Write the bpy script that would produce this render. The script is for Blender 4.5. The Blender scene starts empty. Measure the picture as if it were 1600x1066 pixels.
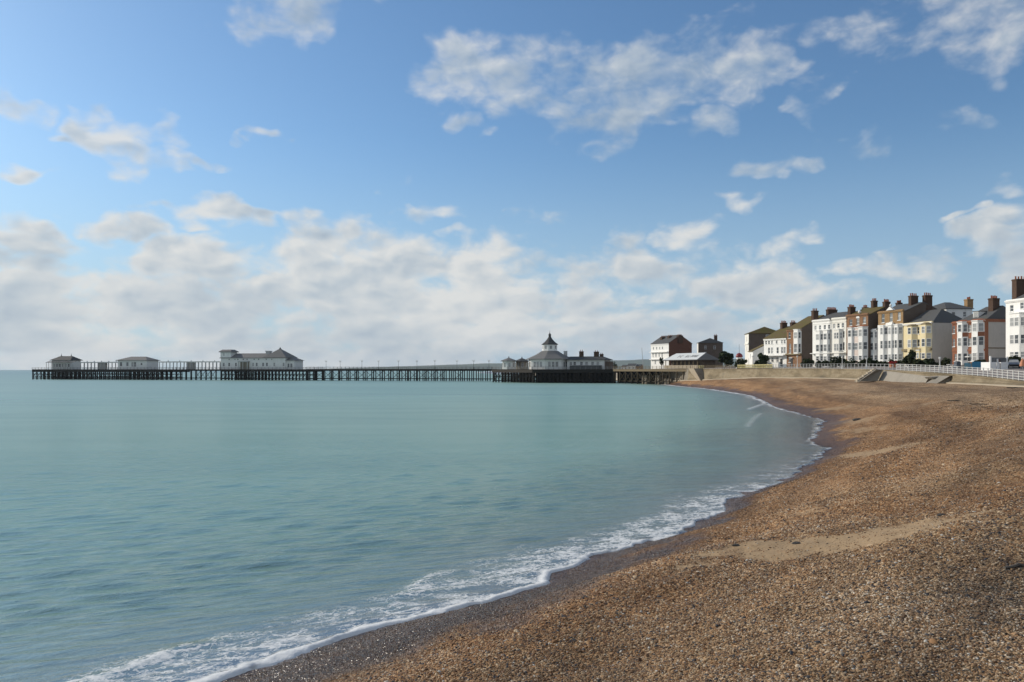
import bpy, math, random
import numpy as np

R = math.radians
rnd = random.Random(7)
nrs = np.random.RandomState(11)
scene = bpy.context.scene
COL = scene.collection

# ------------------------------------------------------------------ camera geometry
EYE = 6.0              # eye height above the water
FPX = 1244.4           # focal length in pixels of a 1600 px wide picture
HZ = 577.5             # horizon row


def K(px):
    return (px - 800.0) / FPX


def PT(px, py, Y):
    """world point seen at column px, row py, at distance Y"""
    return (K(px) * Y, Y, EYE - (py - HZ) / FPX * Y)


# ------------------------------------------------------------------ numpy noise
def _hash(ix, iy, seed):
    h = (ix.astype(np.int64) * 374761393 + iy.astype(np.int64) * 668265263 + seed * 1274126177) & 0x7fffffff
    h = ((h ^ (h >> 13)) * 1274126177) & 0x7fffffff
    return ((h ^ (h >> 16)) & 0xffff) / 65535.0


def vnoise(x, y, seed=0):
    x = np.asarray(x, float); y = np.asarray(y, float)
    ix = np.floor(x); iy = np.floor(y)
    fx = x - ix; fy = y - iy
    fx = fx * fx * (3 - 2 * fx); fy = fy * fy * (3 - 2 * fy)
    a = _hash(ix, iy, seed); b = _hash(ix + 1, iy, seed)
    c = _hash(ix, iy + 1, seed); d = _hash(ix + 1, iy + 1, seed)
    return (a * (1 - fx) + b * fx) * (1 - fy) + (c * (1 - fx) + d * fx) * fy


def fbm(x, y, seed=0, oct=4, gain=0.5):
    s = 0.0; a = 1.0; t = 0.0
    for i in range(oct):
        s = s + a * vnoise(x * 2 ** i + 17.3 * i, y * 2 ** i - 9.1 * i, seed + i)
        t += a; a *= gain
    return s / t


def sstep(a, b, x):
    t = np.clip((np.asarray(x, float) - a) / (b - a), 0, 1)
    return t * t * (3 - 2 * t)


# ------------------------------------------------------------------ mesh builder
class MB:
    def __init__(self):
        self.v = []; self.f = []; self.m = []

    def face(self, pts, m=0):
        n = len(self.v); self.v += [tuple(p) for p in pts]
        self.f.append(tuple(range(n, n + len(pts)))); self.m.append(m)

    def box(self, x0, x1, y0, y1, z0, z1, m=0):
        n = len(self.v)
        self.v += [(x0, y0, z0), (x1, y0, z0), (x1, y1, z0), (x0, y1, z0), (x0, y0, z1), (x1, y0, z1), (x1, y1, z1), (x0, y1, z1)]
        for q in ((0, 3, 2, 1), (4, 5, 6, 7), (0, 1, 5, 4), (1, 2, 6, 5), (2, 3, 7, 6), (3, 0, 4, 7)):
            self.f.append(tuple(n + i for i in q)); self.m.append(m)

    def obox(self, c, u, hu, v, hv, w, hw, m=0):
        """oriented box: centre c, unit axes u v w with half sizes"""
        n = len(self.v)
        for sw in (-1, 1):
            for su, sv in ((-1, -1), (1, -1), (1, 1), (-1, 1)):
                self.v.append(tuple(c[i] + su * hu * u[i] + sv * hv * v[i] + sw * hw * w[i] for i in range(3)))
        for q in ((0, 3, 2, 1), (4, 5, 6, 7), (0, 1, 5, 4), (1, 2, 6, 5), (2, 3, 7, 6), (3, 0, 4, 7)):
            self.f.append(tuple(n + i for i in q)); self.m.append(m)

    def prism(self, pts, z0, z1, m=0, mt=None):
        """vertical prism over a counter-clockwise plan polygon"""
        k = len(pts); n = len(self.v)
        self.v += [(p[0], p[1], z0) for p in pts] + [(p[0], p[1], z1) for p in pts]
        for i in range(k):
            j = (i + 1) % k
            self.f.append((n + i, n + j, n + k + j, n + k + i)); self.m.append(m)
        self.f.append(tuple(n + k + i for i in range(k))); self.m.append(m if mt is None else mt)
        self.f.append(tuple(n + i for i in reversed(range(k)))); self.m.append(m)

    def loft(self, rings, m=0, cap=True):
        """rings of equal length, joined one to the next"""
        k = len(rings[0]); n = len(self.v)
        for r in rings: self.v += [tuple(p) for p in r]
        for a in range(len(rings) - 1):
            for i in range(k):
                j = (i + 1) % k
                self.f.append((n + a * k + i, n + a * k + j, n + (a + 1) * k + j, n + (a + 1) * k + i)); self.m.append(m)
        if cap:
            self.f.append(tuple(n + i for i in reversed(range(k)))); self.m.append(m)
            self.f.append(tuple(n + (len(rings) - 1) * k + i for i in range(k))); self.m.append(m)

    def tube(self, p, q, r0, r1=None, n=6, m=0):
        r1 = r0 if r1 is None else r1
        d = [q[i] - p[i] for i in range(3)]; L = math.sqrt(sum(c * c for c in d)) or 1e-6
        d = [c / L for c in d]
        a = (0, 0, 1) if abs(d[2]) < 0.9 else (1, 0, 0)
        u = [d[1] * a[2] - d[2] * a[1], d[2] * a[0] - d[0] * a[2], d[0] * a[1] - d[1] * a[0]]
        l = math.sqrt(sum(c * c for c in u)); u = [c / l for c in u]
        w = [d[1] * u[2] - d[2] * u[1], d[2] * u[0] - d[0] * u[2], d[0] * u[1] - d[1] * u[0]]
        rings = []
        for c, r in ((p, r0), (q, r1)):
            rings.append([tuple(c[i] + r * (math.cos(2 * math.pi * k / n) * u[i] + math.sin(2 * math.pi * k / n) * w[i]) for i in range(3)) for k in range(n)])
        self.loft(rings, m)

    def lathe(self, prof, n=12, c=(0, 0), m=0, rot=0.0):
        rings = [[(c[0] + r * math.cos(2 * math.pi * k / n + rot), c[1] + r * math.sin(2 * math.pi * k / n + rot), z) for k in range(n)] for r, z in prof]
        self.loft(rings, m)

    def build(self, name, mats, parent=None, loc=None, rz=None, smooth=False):
        me = bpy.data.meshes.new(name)
        me.from_pydata(self.v, [], self.f)
        for mm in (mats if isinstance(mats, (list, tuple)) else [mats]): me.materials.append(mm)
        me.polygons.foreach_set('material_index', self.m)
        if smooth: me.polygons.foreach_set('use_smooth', [True] * len(self.f))
        me.update()
        o = bpy.data.objects.new(name, me); COL.objects.link(o)
        if parent is not None: o.parent = parent
        if loc is not None: o.location = loc
        if rz is not None: o.rotation_euler = (0, 0, rz)
        return o


def tag(o, label=None, cat=None, group=None, kind=None):
    if label: o['label'] = label
    if cat: o['category'] = cat
    if group: o['group'] = group
    if kind: o['kind'] = kind
    return o


def empty(name, loc, rz=0.0, label=None, cat=None, group=None):
    o = bpy.data.objects.new(name, None); COL.objects.link(o)
    o.location = loc; o.rotation_euler = (0, 0, rz); o.empty_display_size = 0.5
    return tag(o, label, cat, group)


def share(src, parent, loc=None, rz=None):
    """another object with the same mesh"""
    c = src.copy(); COL.objects.link(c); c.parent = parent
    if loc is not None: c.location = loc
    if rz is not None: c.rotation_euler = (0, 0, rz)
    return c


def copy_thing(src, loc, rz=None, label=None):
    c = src.copy(); COL.objects.link(c); c.location = loc
    if rz is not None: c.rotation_euler = (0, 0, rz)
    if label: c['label'] = label
    for ch in list(src.children):
        d = ch.copy(); COL.objects.link(d); d.parent = c
        for g in list(ch.children):
            e = g.copy(); COL.objects.link(e); e.parent = d
    return c


def numpy_mesh(name, verts, faces, mats, attrs=None, smooth=True):
    me = bpy.data.meshes.new(name)
    nv = len(verts); nf = len(faces)
    me.vertices.add(nv); me.vertices.foreach_set('co', np.ascontiguousarray(verts, np.float32).ravel())
    me.loops.add(nf * 4); me.loops.foreach_set('vertex_index', np.ascontiguousarray(faces, np.int32).ravel())
    me.polygons.add(nf)
    me.polygons.foreach_set('loop_start', np.arange(0, nf * 4, 4, dtype=np.int32))
    me.polygons.foreach_set('use_smooth', np.full(nf, smooth))
    for k, a in (attrs or {}).items():
        at = me.attributes.new(k, 'FLOAT', 'POINT'); at.data.foreach_set('value', np.ascontiguousarray(a, np.float32))
    for m in mats: me.materials.append(m)
    me.update(calc_edges=True); me.validate()
    o = bpy.data.objects.new(name, me); COL.objects.link(o)
    return o


# ------------------------------------------------------------------ node helpers
class NT:
    def __init__(self, tree):
        self.t = tree; self.n = tree.nodes; self.l = tree.links

    def new(self, typ, **kw):
        n = self.n.new(typ)
        for k, v in kw.items(): setattr(n, k, v)
        return n

    def put(self, sock, v):
        if v is None: return
        if isinstance(v, bpy.types.NodeSocket): self.l.new(v, sock)
        else:
            if isinstance(v, (tuple, list)) and len(v) == 3 and sock.type == 'RGBA': v = (*v, 1.0)
            sock.default_value = v

    def math(self, op, a, b=None, c=None, clamp=False):
        n = self.new('ShaderNodeMath', operation=op, use_clamp=clamp)
        for s, v in zip(n.inputs, (a, b, c)): self.put(s, v)
        return n.outputs[0]

    def vmath(self, op, a, b=None, c=None, out=0, scale=None):
        n = self.new('ShaderNodeVectorMath', operation=op)
        for s, v in zip(n.inputs, (a, b, c)): self.put(s, v)
        if scale is not None: self.put(n.inputs['Scale'], scale)
        return n.outputs['Value'] if op in ('LENGTH', 'DOT_PRODUCT', 'DISTANCE') else n.outputs[0]

    def mix(self, fac, a, b, mode='MIX', clamp=True):
        n = self.new('ShaderNodeMix', data_type='RGBA', blend_type=mode)
        n.clamp_factor = clamp
        self.put(n.inputs[0], fac); self.put(n.inputs[6], a); self.put(n.inputs[7], b)
        return n.outputs[2]

    def mapr(self, v, a, b, c=0.0, d=1.0, smooth=False):
        n = self.new('ShaderNodeMapRange', interpolation_type='SMOOTHSTEP' if smooth else 'LINEAR')
        for s, x in zip(n.inputs, (v, a, b, c, d)): self.put(s, x)
        return n.outputs[0]

    def noise(self, vec, scale, detail=4.0, rough=0.55, dist=0.0, out='Fac', dim='3D'):
        n = self.new('ShaderNodeTexNoise', noise_dimensions=dim)
        self.put(n.inputs['Vector'], vec); n.inputs['Scale'].default_value = scale
        n.inputs['Detail'].default_value = detail; n.inputs['Roughness'].default_value = rough
        n.inputs['Distortion'].default_value = dist
        return n.outputs[out]

    def voro(self, vec, scale, feature='F1', out='Distance', rand=1.0):
        n = self.new('ShaderNodeTexVoronoi', feature=feature)
        self.put(n.inputs['Vector'], vec); n.inputs['Scale'].default_value = scale
        n.inputs['Randomness'].default_value = rand
        return n.outputs[out]

    def attr(self, name, out='Fac', typ='GEOMETRY'):
        n = self.new('ShaderNodeAttribute', attribute_name=name, attribute_type=typ)
        return n.outputs[out]

    def bump(self, h, strength, dist, normal=None):
        n = self.new('ShaderNodeBump'); n.inputs['Strength'].default_value = strength
        n.inputs['Distance'].default_value = dist
        self.put(n.inputs['Height'], h); self.put(n.inputs['Normal'], normal)
        return n.outputs[0]

    def ramp(self, fac, stops, interp='LINEAR'):
        n = self.new('ShaderNodeValToRGB'); e = n.color_ramp.elements; n.color_ramp.interpolation = interp
        while len(e) < len(stops): e.new(0.5)
        for i, (p, c) in enumerate(stops):
            e[i].position = p; e[i].color = (*c, 1.0)
        self.put(n.inputs[0], fac)
        return n.outputs[0]


def material(name):
    m = bpy.data.materials.new(name); m.use_nodes = True
    nt = NT(m.node_tree); nt.n.clear()
    out = nt.new('ShaderNodeOutputMaterial')
    return m, nt, out


def principled(nt, out, color, rough=0.7, normal=None, spec=0.4, metal=0.0):
    p = nt.new('ShaderNodeBsdfPrincipled')
    nt.put(p.inputs['Base Color'], color); nt.put(p.inputs['Roughness'], rough)
    nt.put(p.inputs['Normal'], normal); nt.put(p.inputs['Specular IOR Level'], spec)
    p.inputs['Metallic'].default_value = metal
    nt.l.new(p.outputs[0], out.inputs['Surface'])
    return p


def weathered(name, c, rough=0.75, var=0.18, scale=0.6, streak=0.0, dirt=(0.2, 0.18, 0.15), bump=0.0, spec=0.3):
    """painted or rough surface with blotches and (optional) rain streaks"""
    m, nt, out = material(name)
    tc = nt.new('ShaderNodeTexCoord').outputs['Object']
    n1 = nt.noise(tc, scale, 5, 0.6)
    n2 = nt.noise(tc, scale * 9, 3, 0.6)
    f = nt.math('ADD', nt.math('MULTIPLY', n1, 0.7), nt.math('MULTIPLY', n2, 0.3))
    lo = tuple(x * (1 - var * 1.6) for x in c); hi = tuple(min(1, x * (1 + var)) for x in c)
    col = nt.ramp(f, [(0.3, lo), (0.52, c), (0.72, hi)])
    if streak > 0:
        s = nt.noise(nt.vmath('MULTIPLY', tc, (1.6, 1.6, 0.12)), 1.0, 4, 0.65)
        col = nt.mix(nt.mapr(s, 0.52, 0.78, 0.0, streak, True), col, dirt)
    nor = nt.bump(n2, bump, 0.05) if bump else None
    principled(nt, out, col, rough, nor, spec)
    return m


M = {}
M['white_render'] = weathered('white_render', (0.80, 0.785, 0.745), 0.7, 0.05, 0.35, 0.34, (0.42, 0.38, 0.31))
M['cream_render'] = weathered('cream_render', (0.76, 0.73, 0.66), 0.7, 0.07, 0.35, 0.25, (0.42, 0.37, 0.28))
M['yellow_render'] = weathered('yellow_render', (0.70, 0.59, 0.36), 0.7, 0.07, 0.35, 0.25, (0.4, 0.31, 0.17))
M['pink_render'] = weathered('pink_render', (0.66, 0.55, 0.49), 0.7, 0.07, 0.35, 0.25, (0.4, 0.33, 0.28))
M['grey_render'] = weathered('grey_render', (0.43, 0.405, 0.375), 0.85, 0.08, 0.25, 0.4, (0.26, 0.25, 0.24))
M['rail_white'] = weathered('rail_white', (0.60, 0.59, 0.56), 0.5, 0.06, 1.0, 0.2, (0.4, 0.33, 0.25))
M['white_paint'] = weathered('white_paint', (0.80, 0.79, 0.76), 0.5, 0.04, 1.0, 0.1, (0.5, 0.47, 0.4))
M['grey_paint'] = weathered('grey_paint', (0.42, 0.42, 0.41), 0.5, 0.06, 1.0, 0.15)
M['pier_white'] = weathered('pier_white', (0.68, 0.67, 0.64), 0.65, 0.07, 0.4, 0.35, (0.33, 0.33, 0.32))
M['ledge_brown'] = weathered('ledge_brown', (0.24, 0.19, 0.11), 0.8, 0.15, 0.8)


def brick(name, c, mortar):
    m, nt, out = material(name)
    tc = nt.new('ShaderNodeTexCoord').outputs['Object']
    sep = nt.new('ShaderNodeSeparateXYZ'); nt.put(sep.inputs[0], tc)
    cmb = nt.new('ShaderNodeCombineXYZ')
    nt.put(cmb.inputs[0], nt.math('ADD', sep.outputs[0], sep.outputs[1])); nt.put(cmb.inputs[1], sep.outputs[2])
    b = nt.new('ShaderNodeTexBrick'); nt.put(b.inputs['Vector'], cmb.outputs[0])
    b.inputs['Scale'].default_value = 4.4; b.inputs['Mortar Size'].default_value = 0.012
    nt.put(b.inputs['Color1'], c); nt.put(b.inputs['Color2'], tuple(x * 0.72 for x in c)); nt.put(b.inputs['Mortar'], mortar)
    n = nt.noise(tc, 0.5, 5, 0.6)
    col = nt.mix(nt.mapr(n, 0.35, 0.75, 0, 0.55), b.outputs[0], tuple(x * 0.6 for x in c))
    principled(nt, out, col, 0.9, None, 0.2)
    return m


M['red_brick'] = brick('red_brick', (0.34, 0.125, 0.065), (0.3, 0.24, 0.19))
M['brown_brick'] = brick('brown_brick', (0.30, 0.16, 0.085), (0.3, 0.25, 0.2))
M['tan_brick'] = brick('tan_brick', (0.36, 0.22, 0.10), (0.34, 0.29, 0.22))
M['shaded_gable_brick'] = brick('shaded_gable_brick', (0.17, 0.07, 0.045), (0.18, 0.15, 0.12))  # red brick darkened, the gable end's shade put into its colour
M['dark_shade_brick'] = brick('dark_shade_brick', (0.15, 0.11, 0.085), (0.2, 0.18, 0.15))  # on house sides this darker brick has their shade put into the colour
M['chimney_brick'] = brick('chimney_brick', (0.105, 0.062, 0.042), (0.12, 0.10, 0.08))
M['pot_clay'] = weathered('pot_clay', (0.30, 0.11, 0.06), 0.85, 0.2, 2.0)


def tiles(name, c, moss, amount):
    m, nt, out = material(name)
    tc = nt.new('ShaderNodeTexCoord').outputs['Object']
    n = nt.noise(tc, 0.9, 6, 0.65); n2 = nt.noise(tc, 7.0, 3, 0.6)
    w = nt.new('ShaderNodeTexWave', wave_type='BANDS', bands_direction='Z'); nt.put(w.inputs[0], tc)
    w.inputs['Scale'].default_value = 2.2; w.inputs['Distortion'].default_value = 0.6
    col = nt.mix(n2, tuple(x * 0.7 for x in c), tuple(x * 1.3 for x in c))
    col = nt.mix(nt.mapr(n, 0.62 - amount, 0.78 - amount * 0.5, 0, 0.9, True), col, moss)
    principled(nt, out, col, 0.8, nt.bump(w.outputs['Fac'], 0.3, 0.04), 0.25)
    return m


M['slate'] = tiles('slate', (0.085, 0.085, 0.085), (0.10, 0.095, 0.06), 0.10)
M['mossy_tile'] = tiles('mossy_tile', (0.13, 0.085, 0.04), (0.115, 0.10, 0.025), 0.30)
M['pier_slate'] = tiles('pier_slate', (0.165, 0.16, 0.155), (0.13, 0.13, 0.11), 0.08)
M['pier_slate_dark'] = tiles('pier_slate_dark', (0.06, 0.06, 0.06), (0.08, 0.075, 0.05), 0.08)
M['pale_sheet'] = weathered('pale_sheet', (0.66, 0.66, 0.63), 0.45, 0.06, 0.5, 0.25, (0.4, 0.38, 0.34), spec=0.5)

m, nt, out = material('window_glass')
tc = nt.new('ShaderNodeTexCoord').outputs['Object']
nn = nt.noise(tc, 0.7, 2, 0.5)
oi = nt.new('ShaderNodeObjectInfo').outputs['Random']
nn = nt.math('ADD', nt.math('MULTIPLY', nn, 0.5), nt.math('MULTIPLY', oi, 0.55))
principled(nt, out, nt.ramp(nn, [(0.3, (0.05, 0.055, 0.06)), (0.5, (0.15, 0.155, 0.16)), (0.7, (0.34, 0.34, 0.33))]), 0.08, None, 0.6)
M['glass'] = m


def timber(name, c, wetdark=0.5):
    m, nt, out = material(name)
    tc = nt.new('ShaderNodeTexCoord').outputs['Object']
    g = nt.noise(nt.vmath('MULTIPLY', tc, (3, 3, 0.5)), 2.0, 5, 0.65)
    geo = nt.new('ShaderNodeNewGeometry').outputs['Position']
    sep = nt.new('ShaderNodeSeparateXYZ'); nt.put(sep.inputs[0], geo)
    wet = nt.mapr(nt.math('ADD', sep.outputs[2], nt.math('MULTIPLY', g, 1.0)), 0.8, 2.6, wetdark, 0.0, True)   # tide line: weed and wet wood
    col = nt.mix(g, tuple(x * 0.55 for x in c), tuple(x * 1.35 for x in c))
    col = nt.mix(wet, col, (0.012, 0.014, 0.012))
    principled(nt, out, col, 0.85, nt.bump(g, 0.4, 0.03), 0.2)
    return m


M['pile_wood'] = timber('pile_wood', (0.020, 0.018, 0.016), 0.8)
M['pile_tan'] = timber('pile_tan', (0.085, 0.066, 0.042), 0.8)
M['underdeck_shade_wood'] = timber('underdeck_shade_wood', (0.010, 0.010, 0.010), 0.3)  # near black, with the shade under the decks put into the colour
M['deck_wood'] = timber('deck_wood', (0.06, 0.05, 0.042), 0.0)
M['deck_tan'] = timber('deck_tan', (0.20, 0.155, 0.098), 0.0)
M['rail_grey'] = weathered('rail_grey', (0.20, 0.20, 0.20), 0.6, 0.1, 1.0)
M['iron_dark'] = weathered('iron_dark', (0.03, 0.032, 0.034), 0.5, 0.2, 2.0)
M['lamp_glass'] = weathered('lamp_glass', (0.7, 0.7, 0.66), 0.3, 0.05, 2.0, spec=0.5)

# concrete / masonry of the sea wall: courses, weed at the foot, patches of newer mortar
m, nt, out = material('seawall_stone')
geo = nt.new('ShaderNodeNewGeometry').outputs['Position']
sep = nt.new('ShaderNodeSeparateXYZ'); nt.put(sep.inputs[0], geo)
n1 = nt.noise(nt.vmath('MULTIPLY', geo, (0.12, 0.12, 0.5)), 1.0, 6, 0.65)
n2 = nt.noise(geo, 1.6, 4, 0.65)
col = nt.ramp(n1, [(0.3, (0.10, 0.088, 0.062)), (0.44, (0.22, 0.172, 0.108)), (0.58, (0.32, 0.262, 0.175)), (0.74, (0.19, 0.172, 0.135))])
col = nt.mix(nt.mapr(n2, 0.35, 0.7, 0.0, 0.35), col, (0.19, 0.16, 0.11))
br = nt.new('ShaderNodeTexBrick'); cmb = nt.new('ShaderNodeCombineXYZ')
nt.put(cmb.inputs[0], nt.math('ADD', nt.math('MULTIPLY', sep.outputs[1], 1.0), nt.math('MULTIPLY', sep.outputs[0], 0.6))); nt.put(cmb.inputs[1], sep.outputs[2])
nt.put(br.inputs['Vector'], cmb.outputs[0]); br.inputs['Scale'].default_value = 0.9; br.inputs['Mortar Size'].default_value = 0.02
br.inputs['Color1'].default_value = (1, 1, 1, 1); br.inputs['Color2'].default_value = (0.78, 0.77, 0.75, 1); br.inputs['Mortar'].default_value = (0.55, 0.52, 0.48, 1)
col = nt.mix(0.55, col, br.outputs[0], 'MULTIPLY')
stk = nt.noise(nt.vmath('MULTIPLY', geo, (0.5, 0.5, 0.06)), 1.0, 5, 0.7)
col = nt.mix(nt.mapr(stk, 0.5, 0.72, 0.0, 0.5, True), col, (0.13, 0.115, 0.07))
principled(nt, out, col, 0.9, nt.bump(n2, 0.5, 0.08), 0.2)
M['seawall'] = m
M['seawall_foot'] = weathered('seawall_foot', (0.40, 0.34, 0.255), 0.85, 0.12, 0.4, 0.35, (0.25, 0.2, 0.14))
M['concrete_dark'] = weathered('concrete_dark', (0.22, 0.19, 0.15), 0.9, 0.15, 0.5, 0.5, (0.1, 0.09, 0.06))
M['concrete_pale'] = weathered('concrete_pale', (0.28, 0.25, 0.205), 0.9, 0.15, 0.35, 0.45, (0.2, 0.18, 0.14))
M['pavement'] = weathered('pavement', (0.25, 0.215, 0.19), 0.85, 0.12, 0.25)
M['asphalt'] = weathered('asphalt', (0.06, 0.06, 0.06), 0.85, 0.15, 0.3)
M['grass_land'] = weathered('grass_land', (0.09, 0.10, 0.045), 0.9, 0.3, 0.02)
M['hill_green'] = weathered('hill_green', (0.07, 0.09, 0.055), 0.95, 0.3, 0.002)
M['bark'] = weathered('bark', (0.07, 0.055, 0.04), 0.9, 0.25, 3.0)


def leafmat(name, a, b):
    m, nt, out = material(name)
    geo = nt.new('ShaderNodeNewGeometry')
    n = nt.noise(geo.outputs['Position'], 0.9, 3, 0.6)
    col = nt.mix(nt.math('ADD', nt.math('MULTIPLY', geo.outputs['Random Per Island'], 0.5), nt.math('MULTIPLY', n, 0.5)), a, b)
    principled(nt, out, col, 0.6, None, 0.25)
    return m


M['leaf_dark'] = leafmat('leaf_dark', (0.018, 0.028, 0.012), (0.055, 0.075, 0.028))
M['leaf_mid'] = leafmat('leaf_mid', (0.025, 0.035, 0.013), (0.07, 0.078, 0.030))


def plain(name, c, rough=0.5, spec=0.4, metal=0.0):
    m, nt, out = material(name)
    tc = nt.new('ShaderNodeTexCoord').outputs['Object']
    n = nt.noise(tc, 2.0, 3, 0.5)
    principled(nt, out, nt.mix(n, tuple(x * 0.85 for x in c), tuple(min(1, x * 1.12) for x in c)), rough, None, spec, metal)
    return m


M['blue_board'] = plain('blue_board', (0.035, 0.20, 0.34), 0.5)
M['pale_blue_board'] = plain('pale_blue_board', (0.20, 0.36, 0.42), 0.5)
M['yellow_plastic'] = plain('yellow_plastic', (0.42, 0.36, 0.16), 0.5)
M['red_paint'] = plain('red_paint', (0.20, 0.025, 0.03), 0.45)
M['terracotta'] = plain('terracotta', (0.50, 0.20, 0.10), 0.7)
M['car_white'] = plain('car_white', (0.70, 0.70, 0.70), 0.25, 0.6)
M['car_dark'] = plain('car_dark', (0.02, 0.022, 0.028), 0.25, 0.6)
M['car_red'] = plain('car_red', (0.35, 0.03, 0.02), 0.25, 0.6)
M['car_silver'] = plain('car_silver', (0.42, 0.40, 0.39), 0.3, 0.6)
M['car_slate'] = plain('car_slate', (0.07, 0.08, 0.10), 0.3, 0.6)
M['tyre'] = plain('tyre', (0.015, 0.015, 0.015), 0.9)
M['lettering'] = plain('lettering', (0.08, 0.08, 0.08), 0.6)
M['driftwood'] = weathered('driftwood', (0.10, 0.085, 0.07), 0.9, 0.3, 2.0)
M['dark_rock'] = weathered('dark_rock', (0.07, 0.065, 0.06), 0.85, 0.35, 3.0, bump=0.6)

# ================================================================== shoreline, wall line, heights
shore_px = [(360, 1062), (475, 1020), (600, 980), (700, 959), (800, 932), (860, 911), (890, 890), (950, 865), (1000, 852), (1078, 834),
            (1092, 822), (1124, 800), (1148, 783), (1160, 774), (1217, 755), (1276, 721), (1300, 702), (1268, 691), (1280, 674), (1291, 658), (1259, 648), (1222, 639),
            (1199, 629), (1176, 618), (1112, 608), (1060, 603.2)]
sh = []
for px, py in shore_px:
    Y = EYE * FPX / (py - HZ); sh.append((Y, K(px) * Y))
sh = [(-60, -45), (-30, -30), (-10, -22), (5, -13.5), (11, -8.7)] + sh + [(340, 62), (400, 56), (1500, -60)]
SY = np.array([a for a, b in sh]); SX = np.array([b for a, b in sh])
wall_path = [(8, -40), (14, -20), (20, 0), (26, 20), (36, 40), (47, 60), (56, 80), (63, 98), (67, 114), (70, 132), (72, 149), (73, 168),
             (73.5, 194.5), (72, 236), (68.3, 282), (66.5, 300), (64.5, 318), (61, 345), (60, 400), (54, 500), (40, 700), (10, 1000)]
WX = np.array([a for a, b in wall_path], float); WY = np.array([b for a, b in wall_path], float)
ztop_k = ([-40, 80, 98, 114, 132, 149, 168, 194, 236, 300, 400, 1000], [4.2, 4.3, 4.55, 5.05, 5.5, 5.85, 6.1, 6.25, 6.3, 6.25, 6.0, 4.5])
zfoot_k = ([-40, 20, 60, 98, 132, 149, 168, 194, 236, 282, 300, 330, 1000], [4.3, 4.4, 4.2, 3.9, 3.85, 3.9, 3.95, 3.9, 3.55, 2.3, 1.9, 1.2, 1.0])
zin_k = ([-40, 98, 132, 168, 236, 330, 420, 600, 1000], [5.6, 6.2, 6.7, 7.0, 7.2, 7.1, 6.6, 5.4, 4.8])


def Xs(Y): return np.interp(Y, SY, SX)
def Xw(Y): return np.interp(Y, WY, WX)
def ztop(Y): return np.interp(Y, *ztop_k)


_dX = np.interp(np.linspace(-60, 600, 1321), SY, SX)
_k = np.ones(17) / 17
_dXs = np.convolve(np.pad(_dX, 8, mode='edge'), _k, mode='valid')
_cosT = 1 / np.sqrt(1 + (np.gradient(_dXs, 0.5)) ** 2)


def shore_dist(X, Y):
    """metres inland of the water's edge (negative over water)"""
    c = np.interp(Y, np.linspace(-60, 600, 1321), _cosT)
    wig = (vnoise(X * 0.9 + 3, Y * 0.9, 5) - 0.5) * 0.45 + (vnoise(X * 3.1, Y * 3.1, 6) - 0.5) * 0.16
    return (X - Xs(Y)) * c + wig * np.clip(np.asarray(Y) / 18.0, 0.5, 2.5)


def beach_z(X, Y):
    X = np.asarray(X, float); Y = np.asarray(Y, float)
    s = Xs(Y); w = Xw(Y)
    sd = shore_dist(X, Y)
    t = np.clip((X - s) / (w - s), -5, 1.25)
    tp = np.clip(t, 0, 1)
    z = np.interp(Y, *zfoot_k) * (1 - (1 - tp) ** 1.55)
    z = np.where(sd < 0, np.maximum(sd * 0.09, -2.5), z)
    amp = sstep(0.5, 6, sd) * (1 - sstep(0.85, 1.0, t))
    # storm ridges that follow the shore, cusps, trampled hollows
    z = z + amp * (0.24 * np.sin(sd * 1.15 + 2.5 * fbm(X * 0.06, Y * 0.05, 3)) * (fbm(X * 0.08, Y * 0.06, 12) - 0.15)
                   + 0.55 * (fbm(X * 0.10, Y * 0.08, 21, 3) - 0.5) + 0.20 * (fbm(X * 0.45, Y * 0.45, 31, 3) - 0.5)
                   + 0.10 * (fbm(X * 1.7, Y * 1.7, 41, 3) - 0.5))
    return z


def beach_at(px, py):
    """ground point of the beach seen at a picture position"""
    Y = np.geomspace(6, 330, 3000); X = K(px) * Y
    zl = EYE - (py - HZ) / FPX * Y
    hit = np.where(zl <= np.maximum(beach_z(X, Y), 0.0))[0]
    i = hit[0] if len(hit) else 1500
    return float(X[i]), float(Y[i]), float(beach_z(X[i:i + 1], Y[i:i + 1])[0])


# sand patches: centre, half length, half width (metres), heading, strength
sand = []
for (pa, pb, hw, st) in (((1110, 868), (1500, 806), 0.75, 1.0), ((1270, 856), (1480, 822), 0.9, 0.8), ((1290, 716), (1450, 694), 1.5, 0.8), ((1240, 801), (1330, 795), 0.5, 0.45),
                         ((1295, 660), (1370, 655), 1.6, 0.6), ((1290, 676), (1400, 668), 1.2, 0.5), ((1040, 895), (1130, 868), 0.4, 0.5),
                         ((1270, 641), (1350, 634), 1.8, 0.5), ((1215, 606), (1290, 604), 3.0, 0.3)):
    a = beach_at(*pa); b = beach_at(*pb)
    sand.append(((a[0] + b[0]) / 2, (a[1] + b[1]) / 2, math.hypot(b[0] - a[0], b[1] - a[1]) / 2, hw, math.atan2(b[1] - a[1], b[0] - a[0]), st))


def sand_mask(X, Y):
    m = np.zeros_like(np.asarray(X, float))
    wx = (fbm(X * 0.9, Y * 0.9, 71, 3) - 0.5) * 2.4; wy = (fbm(X * 0.9 + 40, Y * 0.9, 72, 4) - 0.5) * 1.7
    for cx, cy, hl, hw, a, st in sand:
        u = (X + wx - cx) * math.cos(a) + (Y + wy - cy) * math.sin(a); v = -(X + wx - cx) * math.sin(a) + (Y + wy - cy) * math.cos(a)
        q = (u / hl) ** 2 + (v / hw) ** 2
        m = np.maximum(m, st * (1 - sstep(0.0, 1.5, q)))
    return np.clip(m * 1.5 + (fbm(X * 2.2, Y * 3.0, 73, 4) - 0.55) * 1.6 * (m > 0.02), 0, 1) * sstep(0.0, 0.15, m)


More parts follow.
